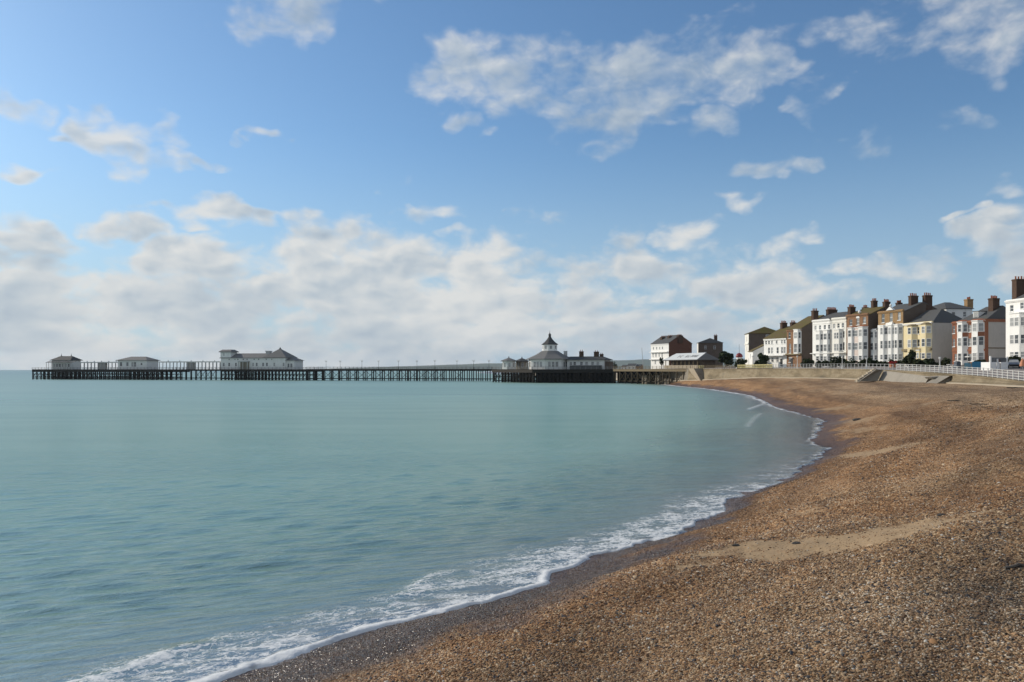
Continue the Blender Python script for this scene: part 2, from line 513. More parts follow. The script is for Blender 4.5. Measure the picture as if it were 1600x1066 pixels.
def grey_mask(X, Y):
    sd = shore_dist(X, Y)
    g = fbm(X * 0.16, Y * 0.10, 81, 4)
    return np.clip(sstep(4, 15, sd + (g - 0.5) * 14) * 0.85 + (fbm(X * 0.5, Y * 0.4, 83, 3) - 0.5) * 0.5, 0, 1)


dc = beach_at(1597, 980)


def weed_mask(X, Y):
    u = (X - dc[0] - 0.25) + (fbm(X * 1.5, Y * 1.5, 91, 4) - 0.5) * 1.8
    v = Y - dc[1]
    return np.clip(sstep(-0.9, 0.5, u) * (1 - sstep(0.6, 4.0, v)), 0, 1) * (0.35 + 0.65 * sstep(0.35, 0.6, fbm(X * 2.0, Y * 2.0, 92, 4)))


def wet_mask(X, Y):
    sd = shore_dist(X, Y)
    L = np.interp(Y, [0, 15, 20, 24, 27, 40, 60, 120, 250], [6.0, 5.5, 5.0, 3.6, 1.5, 1.4, 2.4, 3.4, 2.5])
    nz = (fbm(X * 0.7, Y * 0.7, 61, 4) - 0.5)
    return 1 - sstep(0.5, 1.0, (sd / L + nz * 1.1))


# ================================================================== beach
def polar(a0, a1, da, rr):
    th = np.radians(np.arange(a0, a1 + 1e-6, da))
    T, Rr = np.meshgrid(th, rr)
    return Rr * np.sin(T), Rr * np.cos(T)


def grid_faces(nr, nc, keep):
    i = np.arange(nr - 1)[:, None] * nc + np.arange(nc - 1)[None, :]
    q = np.stack([i, i + 1, i + nc + 1, i + nc], -1).reshape(-1, 4)
    k = keep.ravel()
    q = q[k[q].any(1)]
    used = np.zeros(nr * nc, bool); used[q.ravel()] = True
    idx = np.cumsum(used) - 1
    return used, idx[q]


rr = np.concatenate([np.geomspace(2.5, 70, 400, endpoint=False), np.geomspace(70, 345, 130)])
BX, BY = polar(-75, 100, 0.22, rr)
sdB = shore_dist(BX, BY); tB = (BX - Xs(BY)) / (Xw(BY) - Xs(BY))
keep = (sdB > -22) & (tB < 1.03) & (BY > -38)
BZ = beach_z(BX, BY)
used, fc = grid_faces(*BX.shape, keep)
fc = fc[:, ::-1]
V = np.stack([BX, BY, BZ], -1).reshape(-1, 3)[used]
m, nt, out = material('shingle')
geo = nt.new('ShaderNodeNewGeometry').outputs['Position']
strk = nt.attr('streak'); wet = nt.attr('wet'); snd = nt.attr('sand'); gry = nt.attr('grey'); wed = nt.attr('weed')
warp = nt.vmath('ADD', geo, nt.vmath('SCALE', nt.noise(geo, 7.0, 2, 0.5, out='Color'), scale=0.05))
v1 = nt.new('ShaderNodeTexVoronoi', feature='F1'); nt.put(v1.inputs['Vector'], warp); v1.inputs['Scale'].default_value = 19
v2 = nt.new('ShaderNodeTexVoronoi', feature='F1'); nt.put(v2.inputs['Vector'], warp); v2.inputs['Scale'].default_value = 8.5
sp1 = nt.new('ShaderNodeSeparateColor'); nt.put(sp1.inputs[0], v1.outputs['Color'])
sp2 = nt.new('ShaderNodeSeparateColor'); nt.put(sp2.inputs[0], v2.outputs['Color'])
WARM = [(0.0, (0.07, 0.034, 0.014)), (0.3, (0.185, 0.092, 0.038)), (0.55, (0.285, 0.150, 0.062)), (0.8, (0.365, 0.222, 0.108)), (0.97, (0.48, 0.37, 0.24))]
GREY = [(0.0, (0.07, 0.048, 0.032)), (0.3, (0.20, 0.120, 0.060)), (0.55, (0.305, 0.198, 0.106)), (0.8, (0.39, 0.285, 0.17)), (0.97, (0.54, 0.455, 0.34))]
rv = nt.math('ADD', nt.math('MULTIPLY', sp1.outputs[0], 0.6), nt.math('MULTIPLY', sp2.outputs[1], 0.4))
blot = nt.noise(geo, 0.55, 5, 0.65)
rv = nt.math('ADD', rv, nt.math('MULTIPLY', nt.math('SUBTRACT', blot, 0.5), 0.5))
col = nt.mix(gry, nt.ramp(rv, WARM), nt.ramp(rv, GREY))
mid = nt.noise(geo, 2.6, 5, 0.7)
col = nt.mix(1.0, col, nt.ramp(strk, [(0.33, (0.62, 0.58, 0.56)), (0.5, (0.95, 0.94, 0.93)), (0.66, (1.25, 1.25, 1.25))]), 'MULTIPLY')
col = nt.mix(1.0, col, nt.ramp(mid, [(0.3, (0.6, 0.6, 0.6)), (0.5, (1.0, 1.0, 1.0)), (0.7, (1.4, 1.4, 1.4))]), 'MULTIPLY')
fine = nt.noise(geo, 26.0, 3, 0.6)
sandc = nt.mix(fine, (0.27, 0.178, 0.095), (0.37, 0.26, 0.15))
col = nt.mix(snd, col, sandc)
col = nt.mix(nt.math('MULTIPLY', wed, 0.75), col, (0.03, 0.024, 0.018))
col = nt.mix(nt.math('MULTIPLY', wet, 0.85), col, nt.mix(1.0, col, (0.30, 0.24, 0.20), 'MULTIPLY'))
h = nt.math('ADD', nt.math('MULTIPLY', v1.outputs['Distance'], -0.6), nt.math('MULTIPLY', v2.outputs['Distance'], -0.8))
h = nt.math('MULTIPLY', h, nt.math('SUBTRACT', 1.0, nt.math('MULTIPLY', snd, 0.9)))
h = nt.math('ADD', h, nt.math('MULTIPLY', nt.noise(geo, 2.2, 4, 0.65), 1.2))
principled(nt, out, col, nt.mapr(wet, 0.2, 1.0, 0.9, nt.mapr(nt.new('ShaderNodeCameraData').outputs['View Distance'], 25, 60, 0.2, 0.5)), nt.bump(h, 0.9, 0.06), nt.mapr(wet, 0, 1, 0.3, 0.45))
M['shingle'] = m
beach = numpy_mesh('beach', V, fc, [m], {'wet': wet_mask(BX, BY).ravel()[used], 'sand': sand_mask(BX, BY).ravel()[used],
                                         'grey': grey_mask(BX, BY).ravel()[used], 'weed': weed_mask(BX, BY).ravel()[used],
                                         'streak': (0.6 * fbm(sdB * 0.42, BY * 0.035, 101, 4) + 0.4 * fbm(sdB * 1.6, BY * 0.12, 102, 4)).ravel()[used]})
tag(beach, kind='structure')

# loose pebbles on the near part of the beach (one object, far past counting)
N = 520000
th = np.radians(nrs.uniform(-24, 40, N)); r = np.exp(nrs.uniform(math.log(8.0), math.log(112), N))
X = r * np.sin(th); Y = r * np.cos(th)
sd = shore_dist(X, Y); sm = sand_mask(X, Y)
ok = (sd > 0.15) & (nrs.rand(N) > sm * 0.87)
X = X[ok]; Y = Y[ok]; r = r[ok]; sd = sd[ok]; sm = sm[ok]; n = len(X)
base = np.exp(nrs.normal(math.log(0.0130), 0.30, n)) * (0.75 + r * 0.018) * np.clip((115 - r) / 50, 0.15, 1)
base = base * (1 - 0.4 * wet_mask(X, Y)) * (0.7 + 0.75 * fbm(sd * 0.5, Y * 0.06, 111, 3))
base = np.where(sm > 0.4, base * 0.85, base)
scl = np.stack([base * nrs.uniform(1.0, 1.5, n), base * nrs.uniform(0.75, 1.05, n), base * nrs.uniform(0.4, 0.75, n)], 1)
rot = np.stack([nrs.normal(0, 0.35, n), nrs.normal(0, 0.35, n), nrs.uniform(0, 6.283, n)], 1)
Z = beach_z(X, Y) + scl[:, 2] * nrs.uniform(-0.35, 0.45, n)
g = grey_mask(X, Y); q = nrs.rand(n)
pw = np.array([c for _, c in WARM]); pg = np.array([c for _, c in GREY]); ps = np.array([p for p, _ in WARM])
cw = np.stack([np.interp(q, ps, pw[:, k]) for k in range(3)], 1); cg = np.stack([np.interp(q, ps, pg[:, k]) for k in range(3)], 1)
gm = (nrs.rand(n) < g)[:, None]
pc = np.where(gm, cg, cw) * nrs.uniform(0.95, 1.3, (n, 1))
stk_ = 0.6 * fbm(sd * 0.42, Y * 0.035, 101, 4) + 0.4 * fbm(sd * 1.6, Y * 0.12, 102, 4)
patch = fbm(X * 0.33, Y * 0.28, 103, 4)
pc = pc * (np.interp(stk_, [0.33, 0.5, 0.66], [0.66, 0.98, 1.22]) * np.interp(patch, [0.3, 0.5, 0.7], [0.78, 1.0, 1.2]))[:, None]
pc = pc * np.stack([np.interp(patch, [0.3, 0.7], [1.08, 0.97]), np.interp(patch, [0.3, 0.7], [0.98, 1.0]), np.interp(patch, [0.3, 0.7], [0.86, 1.08])], 1)
flint = nrs.rand(n); pc = np.where((flint < 0.09)[:, None], np.array([0.055, 0.055, 0.06]), pc); pc = np.where((flint > 0.985)[:, None], np.array([0.55, 0.52, 0.46]), pc)
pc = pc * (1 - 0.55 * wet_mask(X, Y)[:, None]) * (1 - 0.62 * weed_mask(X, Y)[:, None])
me = bpy.data.meshes.new('pebbles'); me.vertices.add(n); me.vertices.foreach_set('co', np.stack([X, Y, Z], 1).astype(np.float32).ravel())
for nm, arr in (('scl', scl), ('rot', rot), ('pcol', pc)):
    at = me.attributes.new(nm, 'FLOAT_VECTOR', 'POINT'); at.data.foreach_set('vector', np.ascontiguousarray(arr, np.float32).ravel())
at = me.attributes.new('pwet', 'FLOAT', 'POINT'); at.data.foreach_set('value', wet_mask(X, Y).astype(np.float32))
peb = bpy.data.objects.new('pebbles', me); COL.objects.link(peb)
tag(peb, 'loose brown and grey pebbles lying on the shingle', 'pebbles', kind='stuff')
m, nt, out = material('pebble_stone')
pcn = nt.attr('pcol', 'Vector', 'INSTANCER')
tc = nt.new('ShaderNodeTexCoord').outputs['Object']
pn = nt.noise(tc, 1.7, 3, 0.6)
principled(nt, out, nt.mix(pn, pcn, nt.vmath('SCALE', pcn, scale=0.62)), nt.mapr(nt.attr('pwet', 'Fac', 'INSTANCER'), 0, 1, 0.75, 0.3), None, 0.35)
ng = bpy.data.node_groups.new('scatter_pebbles', 'GeometryNodeTree')
ng.interface.new_socket('Geometry', in_out='INPUT', socket_type='NodeSocketGeometry')
ng.interface.new_socket('Geometry', in_out='OUTPUT', socket_type='NodeSocketGeometry')
gi = ng.nodes.new('NodeGroupInput'); go = ng.nodes.new('NodeGroupOutput')
ico = ng.nodes.new('GeometryNodeMeshIcoSphere'); ico.inputs['Subdivisions'].default_value = 2; ico.inputs['Radius'].default_value = 1.0
smn = ng.nodes.new('GeometryNodeSetShadeSmooth'); mtn = ng.nodes.new('GeometryNodeSetMaterial'); mtn.inputs['Material'].default_value = m
iop = ng.nodes.new('GeometryNodeInstanceOnPoints')
na = ng.nodes.new('GeometryNodeInputNamedAttribute'); na.data_type = 'FLOAT_VECTOR'; na.inputs['Name'].default_value = 'scl'
nb = ng.nodes.new('GeometryNodeInputNamedAttribute'); nb.data_type = 'FLOAT_VECTOR'; nb.inputs['Name'].default_value = 'rot'
e2r = ng.nodes.new('FunctionNodeEulerToRotation')
L = ng.links
L.new(gi.outputs[0], iop.inputs['Points']); L.new(ico.outputs['Mesh'], smn.inputs[0]); L.new(smn.outputs[0], mtn.inputs['Geometry'])
L.new(mtn.outputs[0], iop.inputs['Instance']); L.new(na.outputs['Attribute'], iop.inputs['Scale'])
L.new(nb.outputs['Attribute'], e2r.inputs[0]); L.new(e2r.outputs[0], iop.inputs['Rotation']); L.new(iop.outputs[0], go.inputs[0])
md = peb.modifiers.new('scatter', 'NODES'); md.node_group = ng

# ================================================================== sea
rr = np.concatenate([np.geomspace(4, 70, 560, endpoint=False), np.geomspace(70, 600, 160, endpoint=False), np.geomspace(600, 12000, 60)])
AX, AY = polar(-80, 62, 0.16, rr)
sdS = -shore_dist(AX, AY)                     # metres off the water's edge
rad = np.hypot(AX, AY)
cell = np.maximum(rad * 0.0052, rad * np.radians(0.16))
Zs = np.zeros_like(AX)
for i in range(46):
    lam = 0.45 * (1.105 ** i)
    ang = R(-66) + nrs.normal(0, 0.24 if lam < 3 else 0.4)
    kx, ky = math.cos(ang) * 2 * math.pi / lam, math.sin(ang) * 2 * math.pi / lam
    a = 0.0115 * lam ** 0.8 * (1.0 if lam < 1.0 else (1.0 / lam) ** 2.3)
    fade = np.clip((lam / cell - 2.5) / 3.0, 0, 1)
    grp = 0.55 + 0.9 * vnoise(AX / (lam * 5 + 2) + i * 7.7, AY / (lam * 5 + 2), 200 + i)
    ph = kx * AX + ky * AY + nrs.uniform(0, 6.28)
    s = np.sin(ph)
    Zs += a * fade * grp * (s + 0.25 * s * s)
shal = sstep(0.3, 9, sdS)
Zs *= 0.12 + 0.88 * shal
lipf = np.interp(AY, [-20, 10, 17, 21, 24, 27, 33, 45, 120, 240, 400], [1, 1, 1, 0.9, 0.7, 0.6, 0.35, 0.25, 0.5, 0.9, 0.9])
lip = np.exp(-((sdS - 0.16) / 0.10) ** 2) * 0.055 * (0.75 + 0.5 * vnoise(AX * 2.2, AY * 2.2, 55)) + np.exp(-((sdS - 0.6) / 0.5) ** 2) * 0.02
fden = np.interp(AY, [0, 10, 20, 24, 29, 35, 42, 60, 130, 200, 260], [.50, .50, .52, .78, 1.0, .7, .3, .14, .2, .8, 1.0])
sec = np.exp(-((sdS - 2.1 - 0.7 * (fbm(AX * 0.35, AY * 0.35, 57, 3) - 0.5) * 2) / 0.35) ** 2) * sstep(0.35, 0.6, fbm(AX * 0.2, AY * 0.2, 58, 3)) * (1 - sstep(21, 26, AY))
sw = np.exp(-((sdS - 1.3) / 0.5) ** 2) * (AY < 30)
Zs += lip * lipf + sec * 0.07 + 0.015
Zs = np.where(sdS < 0.03, np.minimum(Zs, 0.03 + (sdS - 0.03) * 2.0), Zs)
Lop = np.interp(AY, [0, 20, 26, 40, 60, 110, 160, 260], [3.2, 3.6, 4.2, 6.0, 9.5, 11, 9, 4.0])
opac = 1 - np.exp(-np.maximum(sdS - 0.25, 0) / Lop * (0.7 + 0.6 * fbm(AX * 0.15, AY * 0.5, 59, 3)))
opac = 1 - (1 - np.clip(opac, 0.0, 1)) * (1 - sstep(7, 18, sdS))
# a small wave that breaks in the bend of the bay
bx, by = [], []
for px, py in ((1168, 668), (1178, 655), (1190, 646), (1171, 640), (1186, 634.5), (1204, 628.8)):
    yy = EYE * FPX / (py - HZ); bx.append(K(px) * yy); by.append(yy)
brk = np.zeros_like(AX)
for k in (0, 1, 3, 4):
    ax_, ay_, cx_, cy_ = bx[k], by[k], bx[k + 1], by[k + 1]
    ll = (cx_ - ax_) ** 2 + (cy_ - ay_) ** 2
    tt = np.clip(((AX - ax_) * (cx_ - ax_) + (AY - ay_) * (cy_ - ay_)) / ll, 0, 1)
    dd = np.hypot(AX - ax_ - tt * (cx_ - ax_), AY - ay_ - tt * (cy_ - ay_))
    brk = np.maximum(brk, (1 - sstep(0.05, 0.6, dd)) * (0.75 if k > 1 else 0.3))
Zs += brk * 0.22
used, fc = grid_faces(*AX.shape, (sdS > -0.9) | (AY > 420) | (AY < -55))
fc = fc[:, ::-1]
V = np.stack([AX, AY, Zs], -1).reshape(-1, 3)[used]
m, nt, out = material('sea_water')
geo = nt.new('ShaderNodeNewGeometry').outputs['Position']
sda = nt.attr('sd'); sdn = None; opa = nt.attr('opac'); lipa = nt.attr('lipf'); seca = nt.attr('sec')
cam = nt.new('ShaderNodeCameraData')
vr = nt.new('ShaderNodeVectorRotate', rotation_type='Z_AXIS'); nt.put(vr.inputs['Vector'], geo); vr.inputs['Angle'].default_value = R(-25)
stv = nt.vmath('MULTIPLY', vr.outputs[0], (0.42, 1.25, 1.0))
w1 = nt.noise(stv, 2.8, 5, 0.62, 0.4); w2 = nt.noise(stv, 0.22, 4, 0.6, 0.3); w3 = nt.noise(stv, 0.035, 3, 0.6)
hh = nt.math('ADD', nt.math('MULTIPLY', w1, nt.mapr(cam.outputs['View Distance'], 15, 120, 0.15, 0.10)), nt.math('MULTIPLY', w2, nt.mapr(cam.outputs['View Distance'], 25, 90, 0.01, 0.055)))
hh = nt.math('ADD', hh, nt.math('MULTIPLY', w3, 0.12))
hh = nt.math('MULTIPLY', hh, nt.mapr(sda, 0.0, 7.0, 0.18, 1.0))
nor = nt.bump(hh, 0.62, 1.0)
band = nt.noise(nt.vmath('MULTIPLY', geo, (0.006, 0.022, 1.0)), 1.0, 4, 0.6)
band2 = nt.noise(nt.vmath('MULTIPLY', geo, (0.05, 0.16, 1.0)), 1.0, 4, 0.6)
bb = nt.math('ADD', nt.math('MULTIPLY', band, 0.65), nt.math('MULTIPLY', band2, 0.35))
deep = nt.ramp(bb, [(0.34, (0.125, 0.262, 0.226)), (0.5, (0.165, 0.315, 0.258)), (0.66, (0.200, 0.352, 0.292))])
silt = nt.mapr(sda, 1.0, 22.0, 1.0, 0.0)
deep = nt.mix(nt.mapr(sda, 60.0, 700.0, 0.0, 0.85), deep, (0.060, 0.190, 0.195))
deep = nt.mix(nt.math('MULTIPLY', silt, 0.75), deep, (0.180, 0.270, 0.195))
dif = nt.new('ShaderNodeBsdfDiffuse'); nt.put(dif.inputs[0], deep); nt.put(dif.inputs['Normal'], nor)
tr = nt.new('ShaderNodeBsdfTransparent'); tr.inputs[0].default_value = (0.72, 0.74, 0.72, 1)
mx1 = nt.new('ShaderNodeMixShader'); nt.put(mx1.inputs[0], opa); nt.l.new(tr.outputs[0], mx1.inputs[1]); nt.l.new(dif.outputs[0], mx1.inputs[2])
gl = nt.new('ShaderNodeBsdfGlossy'); nt.put(gl.inputs['Roughness'], nt.mapr(cam.outputs['View Distance'], 30, 260, 0.09, 0.36)); nt.put(gl.inputs['Normal'], nor); gl.inputs[0].default_value = (1, 0.98, 0.95, 1)
fr = nt.new('ShaderNodeFresnel'); fr.inputs['IOR'].default_value = 1.33; nt.put(fr.inputs['Normal'], nor)
mx2 = nt.new('ShaderNodeMixShader'); nt.put(mx2.inputs[0], nt.math('MULTIPLY', fr.outputs[0], 0.35)); nt.l.new(mx1.outputs[0], mx2.inputs[1]); nt.l.new(gl.outputs[0], mx2.inputs[2])
sdn = nt.math('DIVIDE', sda, nt.math('MAXIMUM', 1.0, nt.math('DIVIDE', cam.outputs['View Distance'], 55.0)))
# foam: a dense lip, then lace thinning seaward, a second broken line
fw = nt.vmath('ADD', geo, nt.vmath('SCALE', nt.noise(geo, 1.6, 3, 0.6, out='Color'), scale=0.55))
fwr = nt.new('ShaderNodeVectorRotate', rotation_type='Z_AXIS'); nt.put(fwr.inputs['Vector'], fw); fwr.inputs['Angle'].default_value = R(-32)
fst = nt.vmath('MULTIPLY', fwr.outputs[0], (0.55, 1.35, 1.0))
rdg1 = nt.math('ABSOLUTE', nt.math('SUBTRACT', nt.noise(fst, 1.5, 5, 0.62), 0.5)); rdg2 = nt.math('ABSOLUTE', nt.math('SUBTRACT', nt.noise(fst, 3.6, 4, 0.62), 0.5))
spk = nt.voro(fst, 9.0, 'F1')
fn = nt.noise(geo, 0.9, 4, 0.65); fn2 = nt.noise(geo, 5.0, 4, 0.7)
lace = nt.math('MINIMUM', nt.math('MULTIPLY', rdg1, 1.9), nt.math('MINIMUM', nt.math('MULTIPLY', rdg2, 2.4), nt.math('MULTIPLY', spk, 0.55)))
thick = nt.math('MULTIPLY', nt.mapr(sda, 0.3, 3.1, 0.17, 0.0), nt.mapr(fn, 0.36, 0.62, 0.1, 1.25))
thick = nt.math('ADD', nt.math('MULTIPLY', thick, nt.attr('fden')), nt.math('MULTIPLY', seca, 0.17))
lacef = nt.mapr(nt.math('SUBTRACT', thick, lace), -0.01, 0.04, 0.0, 0.88, True)
lacef = nt.math('MULTIPLY', lacef, nt.mapr(fn2, 0.3, 0.55, 0.25, 1.0))
lipm = nt.math('MULTIPLY', nt.mapr(nt.math('ADD', sdn, nt.math('MULTIPLY', nt.math('SUBTRACT', fn2, 0.5), 0.35)), 0.20, 0.40, 1.0, 0.0, True), nt.mapr(lipa, 0.2, 0.8, 0.6, 1.0))
lipm = nt.math('MULTIPLY', lipm, nt.mapr(nt.math('ADD', fn, nt.math('MULTIPLY', lipa, 0.25)), 0.48, 0.66, 0.08, 1.0, True))
foam = nt.math('MAXIMUM', nt.math('MAXIMUM', lacef, lipm), nt.math('MULTIPLY', nt.attr('brk'), nt.mapr(fn2, 0.35, 0.6, 0.0, 1.0)))
fo = nt.new('ShaderNodeBsdfDiffuse'); nt.put(fo.inputs[0], nt.mix(fn2, (0.62, 0.63, 0.63), (0.86, 0.86, 0.85))); nt.put(fo.inputs['Normal'], nt.bump(fn2, 0.5, 0.06))
mx3 = nt.new('ShaderNodeMixShader'); nt.put(mx3.inputs[0], foam); nt.l.new(mx2.outputs[0], mx3.inputs[1]); nt.l.new(fo.outputs[0], mx3.inputs[2])
nt.l.new(mx3.outputs[0], out.inputs['Surface'])
sea = numpy_mesh('sea', V, fc, [m], {'sd': sdS.ravel()[used], 'opac': opac.ravel()[used], 'lipf': lipf.ravel()[used], 'sec': sec.ravel()[used], 'fden': fden.ravel()[used], 'brk': brk.ravel()[used]})
tag(sea, kind='structure')

# ================================================================== sea wall, promenade, road
def resample(step, y0, y1):
    ys = np.arange(y0, y1 + 1e-6, step); return [(float(Xw(y)), float(y)) for y in ys]


def path_frames(pts):
    fr = []
    for i, p in enumerate(pts):
        a = pts[max(0, i - 1)]; b = pts[min(len(pts) - 1, i + 1)]
        dx, dy = b[0] - a[0], b[1] - a[1]; l = math.hypot(dx, dy)
        fr.append((p, (dx / l, dy / l), (dy / l, -dx / l)))     # point, along, inland
    return fr


pts = resample(4, -36, 300) + [(64.5, 318), (61, 345), (60, 400), (54, 500), (40, 700), (10, 1000)]
fr_all = path_frames(pts)


def wall_section(i0, i1, name, label, mat_face):
    mb = MB(); rings = []; cop = []; ft = []
    for (p, t, n) in fr_all[i0:i1 + 1]:
        zt = float(ztop(p[1])); zf = float(np.interp(p[1], *zfoot_k))
        prof = [(0.9, zf - 2.0), (-0.75, zf - 2.0), (-0.75, zf + 0.28), (-0.42, zf + 0.30), (-0.18, (zt + zf) / 2), (0.0, zt - 0.25), (0.9, zt - 0.25)]
        rings.append([(p[0] + o * n[0], p[1] + o * n[1], z) for o, z in prof])
        cp = [(-0.10, zt - 0.25), (-0.10, zt), (0.92, zt + 0.006), (0.92, zt - 0.25)]
        cop.append([(p[0] + o * n[0], p[1] + o * n[1], z) for o, z in cp])
        fp = [(-1.15, zf - 1.5), (-1.15, zf + 0.12), (-0.76, zf + 0.16), (-0.76, zf - 1.5)]
        ft.append([(p[0] + o * n[0], p[1] + o * n[1], z) for o, z in fp])
    mb.loft(rings); w = mb.build(name, mat_face)
    tag(w, label, 'sea wall')
    c = MB(); c.loft(cop); c.build('coping', mat_face, w)
    f = MB(); f.loft(ft); f.build('foot_ledge', M['seawall_foot'], w)
    return w


def idx(y): return min(range(len(pts)), key=lambda i: abs(pts[i][1] - y))


wall_section(0, idx(164), 'sea_wall', 'low stained sea wall below the white promenade railing', M['seawall'])
wall_section(idx(164), idx(300), 'sea_wall', 'long tan stone sea wall curving from the steps to the pier', M['seawall'])
wall_section(idx(300), len(pts) - 1, 'sea_wall', 'stone sea wall in shade-dark colour seen behind the pier piles', M['concrete_dark'])  # darker concrete puts the shade under the pier into this stretch's colour


def ground_strip(name, offs, zf, mat, i0=0, i1=None):
    vs = []; F = []
    k = len(offs)
    use = fr_all[i0:i1]
    for (p, t, n) in use:
        zt = float(ztop(p[1])); zi = float(np.interp(p[1], *zin_k))
        for o, f in zip(offs, zf):
            f, dz = f if isinstance(f, tuple) else (f, 0)
            vs.append((p[0] + o * n[0], p[1] + o * n[1], zt - 0.02 + (zi - zt) * f + dz))
    for i in range(len(use) - 1):
        for j in range(k - 1):
            a = i * k + j; F.append((a, a + 1, a + k + 1, a + k))
    o = numpy_mesh(name, np.array(vs), np.array(F)[:, ::-1], [mat], smooth=False)
    return tag(o, kind='structure')


ground_strip('promenade', [0.9, 4, 8, 12.0, 12.0], [0, 0.12, 0.3, 0.5, (0.5, -0.13)], M['pavement'])
ground_strip('road', [12.0, 16, 20.5], [(0.5, -0.13), (0.72, -0.10), (0.92, -0.13)], M['asphalt'])
ground_strip('pavement', [20.5, 20.5, 24, 60, 140], [(0.92, -0.13), 0.92, 1.0, 1.0, 1.0], M['pavement'])
gl_ = MB()
land = [(p[0] + 100 * n[0], p[1] + 100 * n[1]) for (p, t, n) in fr_all]
vs = []
for (x, y), (p, t, n) in zip(land, fr_all):
    zi = float(np.interp(p[1], *zin_k)); vs += [(x, y, zi - 0.06), (p[0] + 2500 * n[0], p[1] + 2500 * n[1], zi + 6)]
F = [(2 * i, 2 * i + 1, 2 * i + 3, 2 * i + 2) for i in range(len(land) - 1)]
tag(numpy_mesh('inland_ground', np.array(vs), np.array(F)[:, ::-1], [M['grass_land']], smooth=False), kind='structure')
# far shore beyond the pier, low ground
tag(numpy_mesh('far_shore', np.array([(10, 1000, 3), (-60, 2200, 3), (2600, 2400, 10), (1800, 1000, 8), (30, 1000, -2)]), np.array([(0, 3, 2, 1)]), [M['grass_land']], smooth=False), kind='structure')
# hills
hp = [(430, 577.6), (520, 576.4), (600, 573.6), (680, 570.6), (740, 568.6), (800, 567.4), (880, 565.5), (950, 563.2), (1010, 562.4), (1080, 561.5), (1160, 561), (1250, 562), (1400, 563), (1700, 566), (2300, 572)]
Yh = 8200.0
vs = []
for i, px in enumerate(np.linspace(430, 2300, 240)):
    py = np.interp(px, [a for a, b in hp], [b for a, b in hp]) + 0.9 * (float(fbm(px * 0.02, 3.0, 9, 4)) - 0.5)
    top = EYE + (HZ - py) / FPX * Yh
    for f, dy in ((0.0, -1400), (0.45, -800), (0.85, -300), (1.0, 0), (0.8, 500), (0, 1500)):
        yy = Yh + dy + 200 * math.sin(px * 0.03)
        vs.append((K(px) * (Yh + dy * 0.4), yy, max(-3, top * f * (1 + 0.1 * (float(vnoise(px * 0.05, dy * 0.01, 4)) - 0.5))) if f else -3))
k = 6; F = [(i * k + j, i * k + j + 1, (i + 1) * k + j + 1, (i + 1) * k + j) for i in range(239) for j in range(k - 1)]
tag(numpy_mesh('hills', np.array(vs), np.array(F)[:, ::-1], [M['hill_green']]), kind='structure')


def zg(X, Y):
    """height of the made ground behind the wall"""
    best = min(fr_all, key=lambda f: (f[0][0] - X) ** 2 + (f[0][1] - Y) ** 2)
    p, t, n = best
    o = (X - p[0]) * n[0] + (Y - p[1]) * n[1]
    y = p[1]; zt = float(ztop(y)); zi = float(np.interp(y, *zin_k))
    f = float(np.interp(o, [0.9, 4, 8, 12, 16, 20.5, 24], [0, .12, .3, .5, .72, .92, 1.0]))
    return zt - 0.02 + (zi - zt) * f - (0.13 if 12 < o < 20.5 else 0)


# ================================================================== ramps and buttress at the wall
def ramp_block(name, label, quad, Y, ext, mats, cat):
    """solid with a picture-facing side given by its four corners and a run `ext` behind it"""
    f = [PT(px, py, Y + dy) for px, py, dy in quad]
    b = [(p[0] + ext[0], p[1] + ext[1], p[2] + ext[2]) for p in f]
    mb = MB(); n = len(f)
    mb.face(f, 1); mb.face(list(reversed(b)), 1)  # facing sides of buttress and ramps: shade put into a darker material
    for i in range(n):
        j = (i + 1) % n
        mb.face([f[j], f[i], b[i], b[j]], 0)
    o = mb.build(name, mats)
    bpy.context.view_layer.objects.active = o
    return tag(o, label, cat)


bt = ramp_block('wall_buttress', 'tall sloping stone buttress where the sea wall meets the pier', [(1084, 575.8, 0), (1096.5, 575.8, 0), (1107.5, 595, -2), (1095.5, 596, -3)], 284, (1.2, 14, 0), [M['seawall_foot'], M['concrete_dark']], 'buttress')
r1 = ramp_block('beach_ramp', 'concrete beach ramp with a side coloured dark as shade below the middle of the railing', [(1342, 596.5, 0), (1369, 577.6, 0), (1380, 577.6, 1.0), (1371, 595.5, 0)], 150, (-0.25, 1.5, 0), [M['concrete_pale'], M['concrete_dark']], 'ramp')
mb = MB()
for i in range(9):
    f = i / 8.0; p = PT(1341 + 26 * f, 595.5 - 17 * f, 150.6)
    mb.box(p[0] - 0.25, p[0] + 0.25, p[1] - 0.2, p[1] + 0.6, p[2] - 0.2, p[2] + 0.28 + 0.1 * (i % 2))
mb.build('stone_edge', M['seawall_foot'], r1)
r2 = ramp_block('beach_ramp', 'small broken concrete ramp under the white railing nearer the boat side', [(1462, 600.5, 0), (1484, 587.4, 0), (1493, 587.6, 0.6), (1491, 600.5, 0)], 124, (-0.5, 2.4, 0), [M['concrete_pale'], M['concrete_dark']], 'ramp')
r2['label'] = 'small broken concrete ramp below the railing in front of the red brick house'
r2b = ramp_block('side_slab', None, [(1455, 589.6, 0), (1474, 587.6, 0), (1476, 589.8, 0), (1458, 592.2, 0)], 126, (-0.3, 1.5, 0), [M['concrete_pale'], M['concrete_dark']], None)
r2b.parent = r2
ap = ramp_block('sloping_apron', 'pale sloping concrete apron between the two beach ramps', [(1372, 596.5, 0), (1381, 579.2, 1.2), (1452, 588.5, -20), (1446, 598.5, -20)], 151, (1.6, 1.5, -0.1), [M['concrete_pale'], M['concrete_pale']], 'apron')


